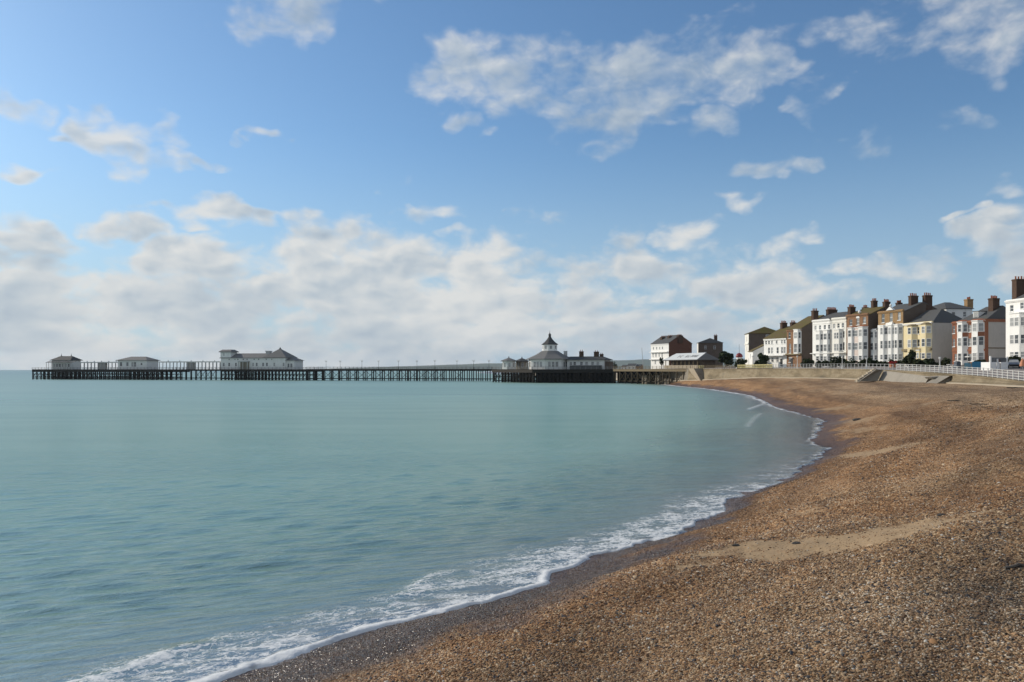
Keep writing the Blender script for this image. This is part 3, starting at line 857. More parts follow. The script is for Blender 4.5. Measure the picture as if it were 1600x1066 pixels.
# ================================================================== promenade railing
def railing(name, label, y0, y1, step, mat, rails, h, off=0.35, pw=0.055, rr_=0.03, z_off=0.0):
    ys = np.arange(y0, y1 + 1e-6, 0.5)
    P = [(float(Xw(y)), float(y)) for y in ys]
    d = [0.0]
    for a, b in zip(P, P[1:]): d.append(d[-1] + math.hypot(b[0] - a[0], b[1] - a[1]))
    nposts = max(2, int(d[-1] / step) + 1); st = np.linspace(0, d[-1], nposts)
    px_ = np.interp(st, d, [p[0] for p in P]); py_ = np.interp(st, d, [p[1] for p in P])
    q = list(zip(px_, py_)); fr = path_frames(q)
    root = empty(name, (q[0][0] + off * fr[0][2][0], q[0][1], float(ztop(q[0][1]))), 0, label, 'railing')
    ox, oy, oz = root.location
    pos = [(p[0] + off * n[0] - ox, p[1] + off * n[1] - oy, float(ztop(p[1])) - oz + z_off) for p, t, n in fr]
    mb = MB(); mb.box(-pw, pw, -pw, pw, -0.05, h); mb.box(-pw * 1.4, pw * 1.4, -pw * 1.4, pw * 1.4, h, h + 0.05)
    p0 = mb.build('post', mat, root, pos[0])
    for i, x in enumerate(pos[1:]): share(p0, root, x)
    for hz in rails:
        mb = MB()
        for a, b in zip(pos, pos[1:]):
            mb.tube((a[0], a[1], a[2] + hz), (b[0], b[1], b[2] + hz), rr_, n=6)
        mb.build('rail', mat, root)
    return root


railing('promenade_railing', 'white four-bar promenade railing on top of the sea wall', 58, 150, 1.9, M['rail_white'], (0.14, 0.48, 0.82, 1.14), 1.16, rr_=0.036)
railing('promenade_railing', 'grey promenade railing in front of the white terrace', 151.5, 222, 1.9, M['grey_paint'], (0.15, 0.6, 1.1), 1.12)
railing('promenade_railing', 'pale brown railing between the yellow barriers and the pier', 254, 299, 2.2, M['deck_tan'], (0.3, 0.7, 1.15), 1.2, rr_=0.04)

# yellow safety barriers
fr = [f for f in fr_all if 222 <= f[0][1] <= 253]
src = None
for i in range(12):
    y = 224.0 + i * 2.4; x = float(Xw(y)); t = math.atan2(2.0, float(Xw(y + 1) - Xw(y - 1)))
    z = float(ztop(y))
    if src is None:
        src = empty('safety_barrier', (x + 0.45, y, z), t, 'yellow plastic safety barrier in the row along the sea wall', 'barrier', 'yellow barriers along the sea wall')
        mb = MB()
        mb.box(-1.1, 1.1, -0.03, 0.03, 0.95, 1.2); mb.box(-1.1, 1.1, -0.03, 0.03, 0.25, 0.4)
        for k in range(9): mb.box(-1.05 + k * 0.26, -0.97 + k * 0.26, -0.02, 0.02, 0.4, 0.95)
        mb.build('panel', M['yellow_plastic'], src)
        for sx in (-0.8, 0.8):
            f = MB(); f.box(sx - 0.06, sx + 0.06, -0.3, 0.3, 0, 0.1); f.box(sx - 0.05, sx + 0.05, -0.028, 0.028, 0.1, 0.25); f.build('foot', M['iron_dark'], src)
    else:
        copy_thing(src, (x + 0.45, y, z), t)

# ================================================================== houses
class Frame:
    """a facade line in plan: local x runs along it (left to right as seen), local y goes into the building"""
    def __init__(s, L, Rr, z0):
        s.L = L; dx, dy = Rr[0] - L[0], Rr[1] - L[1]; s.W = math.hypot(dx, dy); s.d = (dx / s.W, dy / s.W)
        s.n = (-s.d[1], s.d[0]); s.rz = math.atan2(dy, dx); s.z0 = z0
        s.Yc = (L[1] + Rr[1]) / 2

    def lx(s, px, off=0.0):
        """local x at which the column px meets the plane `off` metres into the building"""
        ox, oy = s.L[0] + off * s.n[0], s.L[1] + off * s.n[1]; k = K(px)
        return (k * oy - ox) / (s.d[0] - k * s.d[1])

    def Y(s, x, off=0.0): return s.L[1] + x * s.d[1] + off * s.n[1]
    def z(s, py, x=None, off=0.0):
        Y = s.Yc if x is None else s.Y(x, off)
        return EYE + (HZ - py) / FPX * Y - s.z0


def px_frame(pl, Yl, pr, Yr, z0): return Frame((K(pl) * Yl, Yl), (K(pr) * Yr, Yr), z0)


def sash(mb, o, u, n, w, h, fr=0.07, dep=0.05, bars=1, m0=0, m1=1):
    """sash window on a plane: o lower-left corner, u along, n outward"""
    z = (0, 0, 1)
    def bar(a0, a1, b0, b1, d0, d1, m):
        c = [o[i] + u[i] * (a0 + a1) / 2 + z[i] * (b0 + b1) / 2 + n[i] * (d0 + d1) / 2 for i in range(3)]
        mb.obox(c, u, (a1 - a0) / 2, n, (d1 - d0) / 2, z, (b1 - b0) / 2, m)
    bar(0, fr, 0, h, 0, dep, m0); bar(w - fr, w, 0, h, 0, dep, m0)
    bar(fr, w - fr, 0, fr, 0, dep, m0); bar(fr, w - fr, h - fr, h, 0, dep, m0)
    bar(fr, w - fr, h * 0.5 - 0.035, h * 0.5 + 0.035, 0, dep * 0.8, m0)
    for k in range(1, bars): bar(w * k / bars - 0.02, w * k / bars + 0.02, fr, h - fr, 0, dep * 0.7, m0)
    g = [[o[i] + u[i] * a + z[i] * b + n[i] * 0.012 for i in range(3)] for a, b in ((fr, fr), (w - fr, fr), (w - fr, h - fr), (fr, h - fr))]
    mb.face(g, m1)


def wall_with_holes(mb, W, z0, z1, holes, depth=0.14, m=0):
    xs = sorted({0.0, W, *[h[0] for h in holes], *[h[1] for h in holes]}); zs = sorted({z0, z1, *[h[2] for h in holes], *[h[3] for h in holes]})
    for a, b in zip(xs, xs[1:]):
        for c, d in zip(zs, zs[1:]):
            mx_, mz = (a + b) / 2, (c + d) / 2
            if any(h[0] < mx_ < h[1] and h[2] < mz < h[3] for h in holes): continue
            mb.face([(a, 0, c), (b, 0, c), (b, 0, d), (a, 0, d)], m)
    for a, b, c, d in holes:
        mb.face([(a, 0, c), (a, 0, d), (a, depth, d), (a, depth, c)], m); mb.face([(b, 0, d), (b, 0, c), (b, depth, c), (b, depth, d)], m)
        mb.face([(a, 0, d), (b, 0, d), (b, depth, d), (a, depth, d)], m); mb.face([(b, 0, c), (a, 0, c), (a, depth, c), (b, depth, c)], m)
        mb.face([(a, depth, c), (b, depth, c), (b, depth, d), (a, depth, d)], m)


def add_window(root, x0, x1, c, d, depth, frame_mat, sill_mat, bars=1):
    mb = MB(); sash(mb, (x0, depth - 0.004, c), (1, 0, 0), (0, -1, 0), x1 - x0, d - c, bars=bars)
    gl = MB(); gl.face(mb.v[-4:], 0)
    mb.v = mb.v[:-4]; mb.f.pop(); mb.m.pop()
    w = mb.build('window', frame_mat, root)
    gl.build('pane', M['glass'], w)
    s = MB(); s.box(x0 - 0.12, x1 + 0.12, -0.13, depth * 0.9, c - 0.12, c - 0.003); s.build('sill', sill_mat, w)
    return w


def bay(root, xc, w, z0, z1, rows, proj, mat, trim, roof_mat=None, panel=None, glassw=0.72, cap=0.35):
    """canted bay: three facets, a window on each facet per row"""
    a = min(proj, w * 0.28)
    pl = [(xc - w / 2, 0.0), (xc - w / 2 + a, -proj), (xc + w / 2 - a, -proj), (xc + w / 2, 0.0)]
    mb = MB(); mb.prism(pl, z0, z1, 0)
    mb.prism([(pl[0][0] - .12, 0.0), (pl[1][0] - .08, -proj - .14), (pl[2][0] + .08, -proj - .14), (pl[3][0] + .12, 0.0)], z1 + 0.003, z1 + 0.18, 1)
    if roof_mat:
        top = [(xc - w / 2 + 0.4, 0.0), (xc - w / 2 + a + 0.25, -proj * 0.3), (xc + w / 2 - a - 0.25, -proj * 0.3), (xc + w / 2 - 0.4, 0.0)]
        b0 = [(pl[0][0] - .1, 0.0), (pl[1][0] - .06, -proj - .1), (pl[2][0] + .06, -proj - .1), (pl[3][0] + .1, 0.0)]
        mb.loft([[(x, y, z1 + 0.184) for x, y in b0], [(x, y, z1 + 0.184 + cap) for x, y in top]], 2)
    b = mb.build('bay_window', [mat, trim, roof_mat or trim], root)
    for (c, d) in rows:
        for (p, q) in ((pl[0], pl[1]), (pl[1], pl[2]), (pl[2], pl[3])):
            L_ = math.hypot(q[0] - p[0], q[1] - p[1]); u = ((q[0] - p[0]) / L_, (q[1] - p[1]) / L_, 0); n = (u[1], -u[0], 0)
            nb = 1 if L_ < 1.9 else 2
            ww = (L_ - 0.16 * (nb + 1)) / nb
            for k in range(nb):
                s0 = 0.16 + k * (ww + 0.16)
                wb = MB(); sash(wb, (p[0] + u[0] * s0 + n[0] * 0.003, p[1] + u[1] * s0 + n[1] * 0.003, c), u, n, ww, d - c, fr=0.09)
                wb.build('window', [M['white_paint'], M['glass']], b)
    if panel:
        pm, zs_ = panel
        for (c, d) in zs_:
            p, q = pl[2], pl[3]; L_ = math.hypot(q[0] - p[0], q[1] - p[1]); u = ((q[0] - p[0]) / L_, (q[1] - p[1]) / L_, 0); n = (u[1], -u[0], 0)
            pb = MB(); cx = [(p[i] + q[i]) / 2 + n[i] * 0.02 for i in range(2)]
            pb.obox((cx[0], cx[1], (c + d) / 2), u, L_ / 2 - 0.04, n, 0.02, (0, 0, 1), (d - c) / 2); pb.build('panel', pm, b)
    return b


def chimney(parent, x, y, z0, z1, a, b, pots, along='y', mat=None):
    mb = MB(); mb.box(x - a / 2, x + a / 2, y - b / 2, y + b / 2, z0, z1 - 0.3)
    mb.box(x - a / 2 - .09, x + a / 2 + .09, y - b / 2 - .09, y + b / 2 + .09, z1 - 0.3, z1 - 0.12); mb.box(x - a / 2 - .03, x + a / 2 + .03, y - b / 2 - .03, y + b / 2 + .03, z1 - 0.12, z1)
    for k in range(pots):
        f = (k + 0.5) / pots - 0.5
        cx, cy = (x, y + f * b) if along == 'y' else (x + f * a, y)
        h_ = 0.55 + 0.15 * rnd.random()
        mb.lathe([(0.16, z1), (0.135, z1 + h_ * 0.8), (0.17, z1 + h_ * 0.85), (0.15, z1 + h_)], 8, (cx, cy), 1)
    return mb.build('chimney', [mat or M['chimney_brick'], M['pot_clay']], parent)


def house(name, label, fr, top, depth, wall, rows=(), bays=(), ridge=None, rkind='gable', roof_mat=None, parapet=0.0, chims=(), side=None,
          cornice=True, corn_mat=None, sill=None, frame=None, ledges=(), doors=(), cat='house', ridge_at=0.5, group=None, hip_in=(2.5, 2.5), eave_drop=0.0):
    """rows: (row_top, row_bottom, [columns], width); all rows and columns as seen on the facade"""
    root = empty(name, (fr.L[0], fr.L[1], fr.z0), fr.rz, label, cat, group)
    W = fr.W; H = fr.z(top)
    frame = frame or M['white_paint']; sill = sill or M['white_paint']; roof_mat = roof_mat or M['slate']; side = side or wall
    holes = []; specs = []
    for r0, r1, cols, ww in rows:
        for c in cols:
            x = fr.lx(c); z1_ = fr.z(r0); z0_ = fr.z(r1)
            if x - ww / 2 < 0.1 or x + ww / 2 > W - 0.1: x = min(max(x, ww / 2 + 0.12), W - ww / 2 - 0.12)
            holes.append((x - ww / 2, x + ww / 2, z0_, z1_)); specs.append(holes[-1])
    zr = H - parapet
    mb = MB(); wall_with_holes(mb, W, -1.2, H, holes)
    mb.face([(W, 0, -1.2), (W, depth, -1.2), (W, depth, zr), (W, 0, zr)], 1); mb.face([(0, depth, -1.2), (0, 0, -1.2), (0, 0, zr), (0, depth, zr)], 1)
    mb.face([(W, depth, -1.2), (0, depth, -1.2), (0, depth, zr), (W, depth, zr)], 1)
    if parapet:
        mb.face([(0, 0, H), (W, 0, H), (W, 0.3, H), (0, 0.3, H)], 0); mb.face([(W, 0.3, zr), (0, 0.3, zr), (0, 0.3, H), (W, 0.3, H)], 0)
        mb.face([(W, 0, zr), (W, 0.3, zr), (W, 0.3, H), (W, 0, H)], 0); mb.face([(0, 0.3, zr), (0, 0, zr), (0, 0, H), (0, 0.3, H)], 0)
    zq = None
    if ridge is not None:
        ry = depth * ridge_at; zq = fr.z(ridge, W / 2, ry)
        if rkind == 'gable':
            for x in (0, W): mb.face([(x, 0, zr), (x, depth, zr), (x, ry, zq - 0.03)] if x else [(x, depth, zr), (x, 0, zr), (x, ry, zq - 0.03)], 1)
    mb.build('wall', [wall, side], root)
    rf = None
    if ridge is not None:
        rb = MB(); e = 0.3 if not parapet else -0.32; y0 = -e; sl = (zq - zr) / ry
        zl = zr - e * sl * 0.5 + eave_drop; zb = zr - 0.15; yb = depth + 0.3
        if rkind == 'gable':
            A = [(-0.05, y0, zl), (-0.05, ry, zq), (-0.05, yb, zb), (-0.05, yb, zb + .16), (-0.05, ry, zq + .17), (-0.05, y0, zl + .16)]
            rb.loft([A, [(W + 0.05, y, z) for _, y, z in A]])
        else:
            h0, h1 = hip_in; q = [(-e, y0, zl), (W + e, y0, zl), (W + e, yb, zl), (-e, yb, zl)]
            a_, b_ = (h0, ry, zq), (W - h1, ry, zq)
            rb.face([q[0], q[1], b_, a_]); rb.face([q[1], q[2], b_]); rb.face([q[2], q[3], a_, b_]); rb.face([q[3], q[0], a_])
            rb.face([(p[0], p[1], p[2] - 0.12) for p in reversed(q)])
            for i in range(4):
                p, r_ = q[i], q[(i + 1) % 4]; rb.face([(p[0], p[1], p[2] - .12), (r_[0], r_[1], r_[2] - .12), r_, p])
        rf = rb.build('roof', roof_mat, root)
    for h in specs: add_window(root, *h, 0.14, frame, sill, 2 if h[1] - h[0] > 1.4 else 1)
    if cornice:
        c = MB(); c.box(-0.05, W + 0.05, -0.28, -0.004, H - 0.42, H - 0.16); c.box(-0.02, W + 0.02, -0.16, -0.004, H - 0.62, H - 0.423); c.build('cornice', corn_mat or wall, root)
    for z_, th_, pr, mt in ledges:
        zz = fr.z(z_); c = MB(); c.box(-0.02, W + 0.02, -pr, -0.004, zz - th_ / 2, zz + th_ / 2); c.build('string_course', mt, root)
    for b in bays:
        x = fr.lx(b['px'], -b.get('proj', 0.9)); prj = b.get('proj', 0.9)
        rws = [(fr.z(r1, x, -prj), fr.z(r0, x, -prj)) for r0, r1 in b['rows']]
        pan = b.get('panel')
        if pan: pan = (pan[0], [(fr.z(r1, x, -prj), fr.z(r0, x, -prj)) for r0, r1 in pan[1]])
        w = b['w']; x = min(max(x, w / 2 + 0.02), W - w / 2 - 0.02)
        bay(root, x, w, fr.z(b['bot'], x, -prj) if b.get('bot') else -1.0, fr.z(b['top'], x, -prj), rws, prj, b.get('mat', wall), b.get('trim', M['white_paint']), b.get('roof'), pan)
    for px, ptop, yl, a, b, pots, *mt in chims:
        x = fr.lx(px, yl); zt = fr.z(ptop, x, yl) - 0.6
        chimney(rf or root, x, yl, (zr if ridge is None else zr + 0.2), zt, a, b, pots, 'y', mt[0] if mt else None)
    for px, w, h in doors:
        x = fr.lx(px); d = MB(); d.box(x - w / 2, x + w / 2, -0.06, -0.004, -0.2, h); dd = d.build('door', M['iron_dark'], root)
        s = MB(); s.box(x - w / 2 - .2, x + w / 2 + .2, -0.5, -0.064, h + 0.1, h + 0.28); s.build('door_canopy', M['white_paint'], dd)
    return root


WP = M['white_paint']
# big white house at the edge of the picture
f = Frame((K(1571.5) * 161, 161), (K(1571.5) * 161 - 1.2 + 1.0, 161 - 22), 6.3)
f = Frame((K(1571.5) * 161, 161), (K(1571.5) * 161 + 1.6, 161 - 16), 6.3)
f.Yc = 157
house('town_house', 'tall white rendered four storey house with big brick chimney, at the edge of the seafront', f, 466.4, 13, M['white_render'],
      rows=[(475.5, 485.5, [1580.8], 0.95), (473, 483, [1596.8], 0.95), (495, 510, [1601], 0.95), (522, 537, [1601], 0.95), (470, 480, [1612], 0.95)],
      bays=[dict(px=1585, w=4.2, top=490, proj=0.75, rows=[(496, 510), (523, 537.5), (549.5, 559)]), dict(px=1614, w=4.0, top=487, proj=0.75, rows=[(493, 508), (520, 535), (548, 558)])],
      ridge=436, parapet=0.5, rkind='hip', hip_in=(3.5, 3), chims=[(1596, 432, 5.0, 1.3, 3.2, 5)])
# red brick house with white bays
f = px_frame(1488, 179, 1538.8, 171, 6.4)
house('town_house', 'red brick house with white bay windows, dormer and grey side wall', f, 501, 13, M['red_brick'], side=M['grey_render'],
      rows=[(508, 519, [1514.5], 1.0), (529, 541, [1514.5], 1.0), (553, 565, [1515], 1.0), (508, 520, [1489.5], 0.6), (529, 541, [1489.5], 0.6), (553, 564, [1493], 0.6)],
      bays=[dict(px=1499.5, w=2.9, top=504, proj=0.85, mat=M['white_render'], rows=[(507, 519), (528, 541), (552, 564)], roof=M['red_brick'], panel=(M['red_brick'], [(520, 526.5)])),
            dict(px=1524, w=3.3, top=502, proj=0.95, mat=M['white_render'], rows=[(505, 518), (526, 540), (551, 564)], roof=M['red_brick'], panel=(M['red_brick'], [(518.8, 525.5)]))],
      ridge=479, parapet=0.35, rkind='hip', hip_in=(3, 1.2), chims=[(1553, 462, 5.2, 1.2, 1.9, 4)], ledges=[(547.5, 0.5, 0.12, M['red_brick'])], corn_mat=M['red_brick'], doors=[(1512, 1.0, 2.2)])
red = bpy.data.objects[[o.name for o in bpy.data.objects if o.get('label', '').startswith('red brick house with')][0]]
# side details of the red house: brick head band, string course, brick quoin strip
mb = MB(); W_ = f.W; mb.box(W_ + 0.004, W_ + 0.1, 0, 13, f.z(504.5), f.z(500)); mb.build('brick_band', M['red_brick'], red)
mb = MB(); mb.box(W_ + 0.004, W_ + 0.12, 1.0, 13, f.z(545.4), f.z(543.4)); mb.build('string_course', M['concrete_dark'], red)
mb = MB(); mb.box(W_ + 0.003, W_ + 0.08, -0.05, 0.9, -1, f.z(504.6)); mb.build('brick_pier', M['red_brick'], red)
mb = MB(); xd = f.lx(1525.5, 2.2); z0_ = f.z(497.5, xd, 2.2); z1_ = f.z(487, xd, 2.2)
mb.box(xd - 0.65, xd + 0.65, 2.0, 5.0, z0_ - .3, z1_, 0); mb.box(xd - 0.5, xd + 0.5, 1.95, 1.996, z0_ + .2, z1_ - .15, 1); mb.box(xd - .75, xd + .75, 1.85, 5.1, z1_ + .003, z1_ + .12, 2)
mb.build('dormer', [WP, M['glass'], M['slate']], red)

# white house behind, between yellow and red houses
f = Frame((K(1478.5) * 196, 196), (K(1523) * 196, 196 + 1.0), 6.5)
f.Yc = 196
house('town_house', 'white house standing behind the gap, with slate hip roof and brick chimney', f, 481.5, 12, M['white_render'],
      rows=[(487.3, 497.8, [1490], 1.0), (487, 495, [1507.5], 0.9)], ridge=472.5, rkind='hip', hip_in=(4.0, 1.5), chims=[(1513.5, 464, 3.5, 1.6, 1.2, 3, M['tan_brick'])], cornice=False)

# yellow house
f = px_frame(1411.6, 193, 1456.5, 183.5, 6.7)
house('town_house', 'pale yellow rendered house with olive bay roofs and grey flank wall', f, 503.6, 10.5, M['yellow_render'], side=M['grey_render'],
      rows=[(511, 522, [1434], 1.1), (530.5, 542, [1434.5], 1.1)],
      bays=[dict(px=1421, w=3.3, top=510, proj=0.95, rows=[(512, 522.5), (531, 543), (552.5, 561)], roof=M['ledge_brown'], trim=M['ledge_brown']),
            dict(px=1447.5, w=3.3, top=507, proj=0.95, rows=[(509.5, 520.5), (529, 541.5), (551.5, 560.5)], roof=M['ledge_brown'], trim=M['ledge_brown']),
            dict(px=1434, w=2.2, top=548, proj=0.6, rows=[(551, 560)], roof=M['ledge_brown'])],
      ridge=483, rkind='hip', hip_in=(0.3, 4.5), ridge_at=0.6, parapet=0.4, chims=[(1427, 458.5, 5.0, 1.0, 2.0, 4), (1449, 457.8, 7.5, 1.0, 2.0, 4)], ledges=[(546.5, 0.5, 0.5, M['ledge_brown'])], corn_mat=M['cream_render'])

# white house with tan brick top floor
f = px_frame(1372.2, 201.3, 1411.2, 193.1, 6.8)
house('town_house', 'house with white bays and a tan brick top storey with a small pediment', f, 485, 12, M['tan_brick'], side=M['dark_shade_brick'],
      rows=[(489.6, 503.5, [1379.8], 1.05), (489, 503.3, [1392.4], 1.05), (488.3, 501.5, [1405], 1.0)],
      bays=[dict(px=1377.5, w=2.75, top=509.5, proj=0.9, mat=M['white_render'], rows=[(512, 523), (532.5, 545), (554, 562)]),
            dict(px=1390, w=2.75, top=508.6, proj=0.9, mat=M['white_render'], rows=[(511.5, 522.5), (532, 544.5), (553.5, 562)]),
            dict(px=1402.5, w=2.75, top=507.8, proj=0.9, mat=M['white_render'], rows=[(511, 522), (531, 544), (553, 562)])],
      ridge=475, parapet=0.7, chims=[(1385, 468, 5.5, 0.95, 1.6, 4), (1404.6, 469.5, 8.5, 0.9, 1.3, 4)], ledges=[(509.2, 0.7, 0.15, M['white_render'])], corn_mat=M['tan_brick'])
root = [o for o in bpy.data.objects if o.get('label', '').startswith('house with white bays and a tan')][0]
mb = MB(); xa, xb = 0.02, f.W - 0.02; mb.box(xa, xb, -0.1, -0.004, -1, f.z(510.2)); mb.build('render_front', M['white_render'], root)
mb = MB(); xp = f.lx(1392.5); zt = f.z(485)
mb.face([(xp - 1.2, -0.5, zt), (xp + 1.2, -0.5, zt), (xp, -0.5, zt + 0.9)]); mb.face([(xp + 1.2, 0.2, zt), (xp - 1.2, 0.2, zt), (xp, 0.2, zt + 0.9)])
mb.face([(xp - 1.2, 0.2, zt), (xp - 1.2, -0.5, zt), (xp, -0.5, zt + 0.9), (xp, 0.2, zt + 0.9)]); mb.face([(xp + 1.2, -0.5, zt), (xp + 1.2, 0.2, zt), (xp, 0.2, zt + 0.9), (xp, -0.5, zt + 0.9)])
mb.lathe([(0.1, zt + 0.9), (0.28, zt + 1.15), (0.28, zt + 1.3), (0.08, zt + 1.6)], 8, (xp, -0.15)); mb.build('pediment', M['white_render'], root)
mb = MB(); zq_ = f.z(504.5); mb.box(xp - 1.1, xp + 1.1, -0.7, -0.104, zq_ - 0.9, zq_); mb.build('balcony', M['white_render'], root)

# narrow white house, slate roof, lower
f = px_frame(1357.2, 206, 1371.8, 202.5, 6.9)
house('town_house', 'narrow low white house squeezed between two brick topped houses', f, 515.5, 11, M['white_render'], rows=[],
      bays=[dict(px=1363, w=2.9, top=517, proj=0.7, rows=[(518.5, 528), (536, 547), (555, 562)], roof=M['white_render'])], ridge=505, chims=[(1366, 466.5, 4.0, 0.95, 1.3, 3)])

# red brick bay house with arched top windows
f = px_frame(1322.6, 210.7, 1356.4, 203.8, 6.9)
house('town_house', 'orange brick house with white bays and round topped attic window', f, 490.5, 12, M['brown_brick'], side=M['dark_shade_brick'],
      rows=[(498.8, 508.5, [1329.4], 1.0), (497.5, 508, [1340.5], 1.0), (496.5, 506.5, [1350.7], 1.0)],
      bays=[dict(px=1327.5, w=3.2, top=513, proj=0.95, mat=M['white_render'], rows=[(516, 526.5), (535.5, 547), (556, 563)], roof=M['red_brick']),
            dict(px=1346.8, w=3.2, top=511.5, proj=0.95, mat=M['white_render'], rows=[(514.5, 525.5), (534.5, 546), (555.5, 563)], roof=M['red_brick']),
            dict(px=1337.3, w=2.6, top=513, proj=0.5, mat=M['pink_render'], rows=[(516, 526), (536, 547), (556, 563)])],
      ridge=481, parapet=0.6, chims=[(1330.6, 476.2, 3.0, 1.0, 1.8, 4), (1352, 476.8, 9.0, 0.9, 1.4, 3)], corn_mat=M['brown_brick'], roof_mat=M['mossy_tile'])
root = [o for o in bpy.data.objects if o.get('label', '').startswith('orange brick house')][0]
mb = MB(); xp = f.lx(1340.5); zt = f.z(497.4)
for k in range(9):
    a0, a1 = math.pi * k / 9, math.pi * (k + 1) / 9
    mb.face([(xp + 0.62 * math.cos(a0), -0.06, zt + 0.62 * math.sin(a0)), (xp + 0.62 * math.cos(a1), -0.06, zt + 0.62 * math.sin(a1)), (xp, -0.06, zt)][::-1])
mb.build('window_arch', WP, root)
mb = MB(); xp = f.lx(1343.5); zt = f.z(490.4); mb.lathe([(0.15, zt), (0.4, zt + 0.3), (0.42, zt + 0.5), (0.1, zt + 0.9)], 10, (xp, -0.1)); mb.build('finial', WP, root)

# two white four storey houses
f = px_frame(1299.3, 215.8, 1322.3, 210.7, 7.0)
house('town_house', 'white four storey terrace house with one bow bay, touching the orange brick house', f, 496, 12, M['cream_render'],
      rows=[(505.3, 512.5, [1303.5, 1310, 1317], 0.85), (518, 528.5, [1317.5], 0.95), (535, 547.5, [1317.5], 0.95), (556, 564, [1317.5], 0.95)],
      bays=[dict(px=1306.8, w=3.4, top=515.5, proj=0.75, rows=[(519.5, 529.5), (537, 548.5), (556, 564)])],
      ridge=487, parapet=0.7, chims=[(1299.5, 480.5, 6.5, 0.9, 3.2, 7)], ledges=[(503.3, 0.12, 0.1, M['cream_render']), (551.5, 0.18, 0.9, M['cream_render'])])
f = px_frame(1269.6, 223, 1299.1, 215.9, 7.0)
house('town_house', 'white four storey terrace house with two bow bays, beside the shade-darkened brick gable', f, 499, 12, M['white_render'],
      rows=[(508.3, 515, [1274.3, 1281.3, 1288.8, 1295.4], 0.85)],
      bays=[dict(px=1277.5, w=3.1, top=517.5, proj=0.75, rows=[(522, 531.5), (538.5, 549.5), (556.5, 564)]), dict(px=1290, w=3.1, top=516.5, proj=0.75, rows=[(521, 530.8), (538, 549), (556.5, 564)])],
      ridge=489, parapet=0.7, chims=[(1273.2, 482.3, 2.6, 0.95, 1.7, 3)], ledges=[(505.8, 0.12, 0.1, M['white_render']), (552.2, 0.18, 0.9, M['white_render'])])
mb = MB(); zt_ = f.z(500); mb.tube((f.W - .12, -.34, -.5), (f.W - .12, -.34, zt_), .07, n=6); mb.box(f.W - .3, f.W + .02, -.5, -.29, zt_, zt_ + .35)
mb.build('drainpipe', M['iron_dark'], [o for o in bpy.data.objects if 'two bow bays' in o.get('label', '')][0])
# gable fronted brown house
f = px_frame(1229.3, 242, 1252.4, 236, 7.1)
house('town_house', 'brown brick house with mossy roof and white two storey bay', f, 514.3, 15, M['brown_brick'], side=M['dark_shade_brick'],
      rows=[(519, 528.5, [1233.6], 0.95), (537, 552, [1234.3], 0.95), (557, 566, [1234], 0.95)],
      bays=[dict(px=1244, w=3.3, top=515.4, bot=553, proj=0.75, mat=M['white_render'], rows=[(519, 529), (537, 551)])],
      ridge=494, ridge_at=0.55, roof_mat=M['mossy_tile'], ledges=[(553.5, 0.4, 0.6, M['ledge_brown'])], corn_mat=M['brown_brick'], doors=[(1237, 1.0, 2.2)])
# three storey white terrace, mossy roof
f = px_frame(1193.6, 251.7, 1229, 242.2, 7.1)
house('town_house', 'low white three storey terrace under a mossy green roof', f, 528.7, 13, M['white_render'],
      rows=[(532, 537.5, [1197, 1201.5, 1206.3, 1213.5, 1221.8, 1226], 0.8), (543, 552.5, [1201.5, 1206.3, 1215, 1222, 1226], 0.95), (558.5, 566, [1201, 1207, 1215], 1.1)],
      ridge=510, ridge_at=0.6, roof_mat=M['mossy_tile'], chims=[(1224.5, 501.5, 7, 1.0, 2.0, 4), (1239.3, 501, 10, 1.0, 1.7, 3)], ledges=[(555.5, 0.35, 1.3, WP)], doors=[(1221, 1.0, 2.2)])
# far brown house with hip roof
f = Frame((K(1164) * 296, 296), (K(1169.8) * 288, 288), 7.1)
house('town_house', 'distant dark brown house with front strip coloured pale as sunlit and hip roof', f, 521.5, 12, M['cream_render'], side=M['dark_shade_brick'], rows=[(526, 534, [1167], 0.9), (541, 549, [1167], 0.9)],  # cream front against dark side: sun and shade put into the wall colours
      ridge=511, rkind='hip', hip_in=(2.5, 2.5), roof_mat=M['mossy_tile'], ledges=[(537.5, 0.5, 0.25, M['cream_render'])], cornice=False)
root = [o for o in bpy.data.objects if o.get('label', '').startswith('distant dark brown')][0]
mb = MB(); sash(mb, (f.W + 0.02, 6.0, f.z(535)), (0, 1, 0), (1, 0, 0), 1.2, 2.6); mb.build('window', [WP, M['glass']], root)
# second roof behind it
f = Frame((K(1197) * 300, 300), (K(1222) * 292, 292), 7.1)
house('town_house', 'dark slate roofed house between brown house and white terrace', f, 521.5, 12, M['dark_shade_brick'], rows=[], ridge=512.5, rkind='hip', hip_in=(2, 2), cornice=False)
# low white gable house
f = Frame((K(1169.6) * 268, 268), (K(1176.5) * 262, 262), 7.1)
house('cottage', 'small low white cottage with mossy roof in front of brown house', f, 549.5, 9, M['white_render'], rows=[(553, 560, [1172.5], 0.8)], ridge=538.5, roof_mat=M['mossy_tile'], cornice=False)

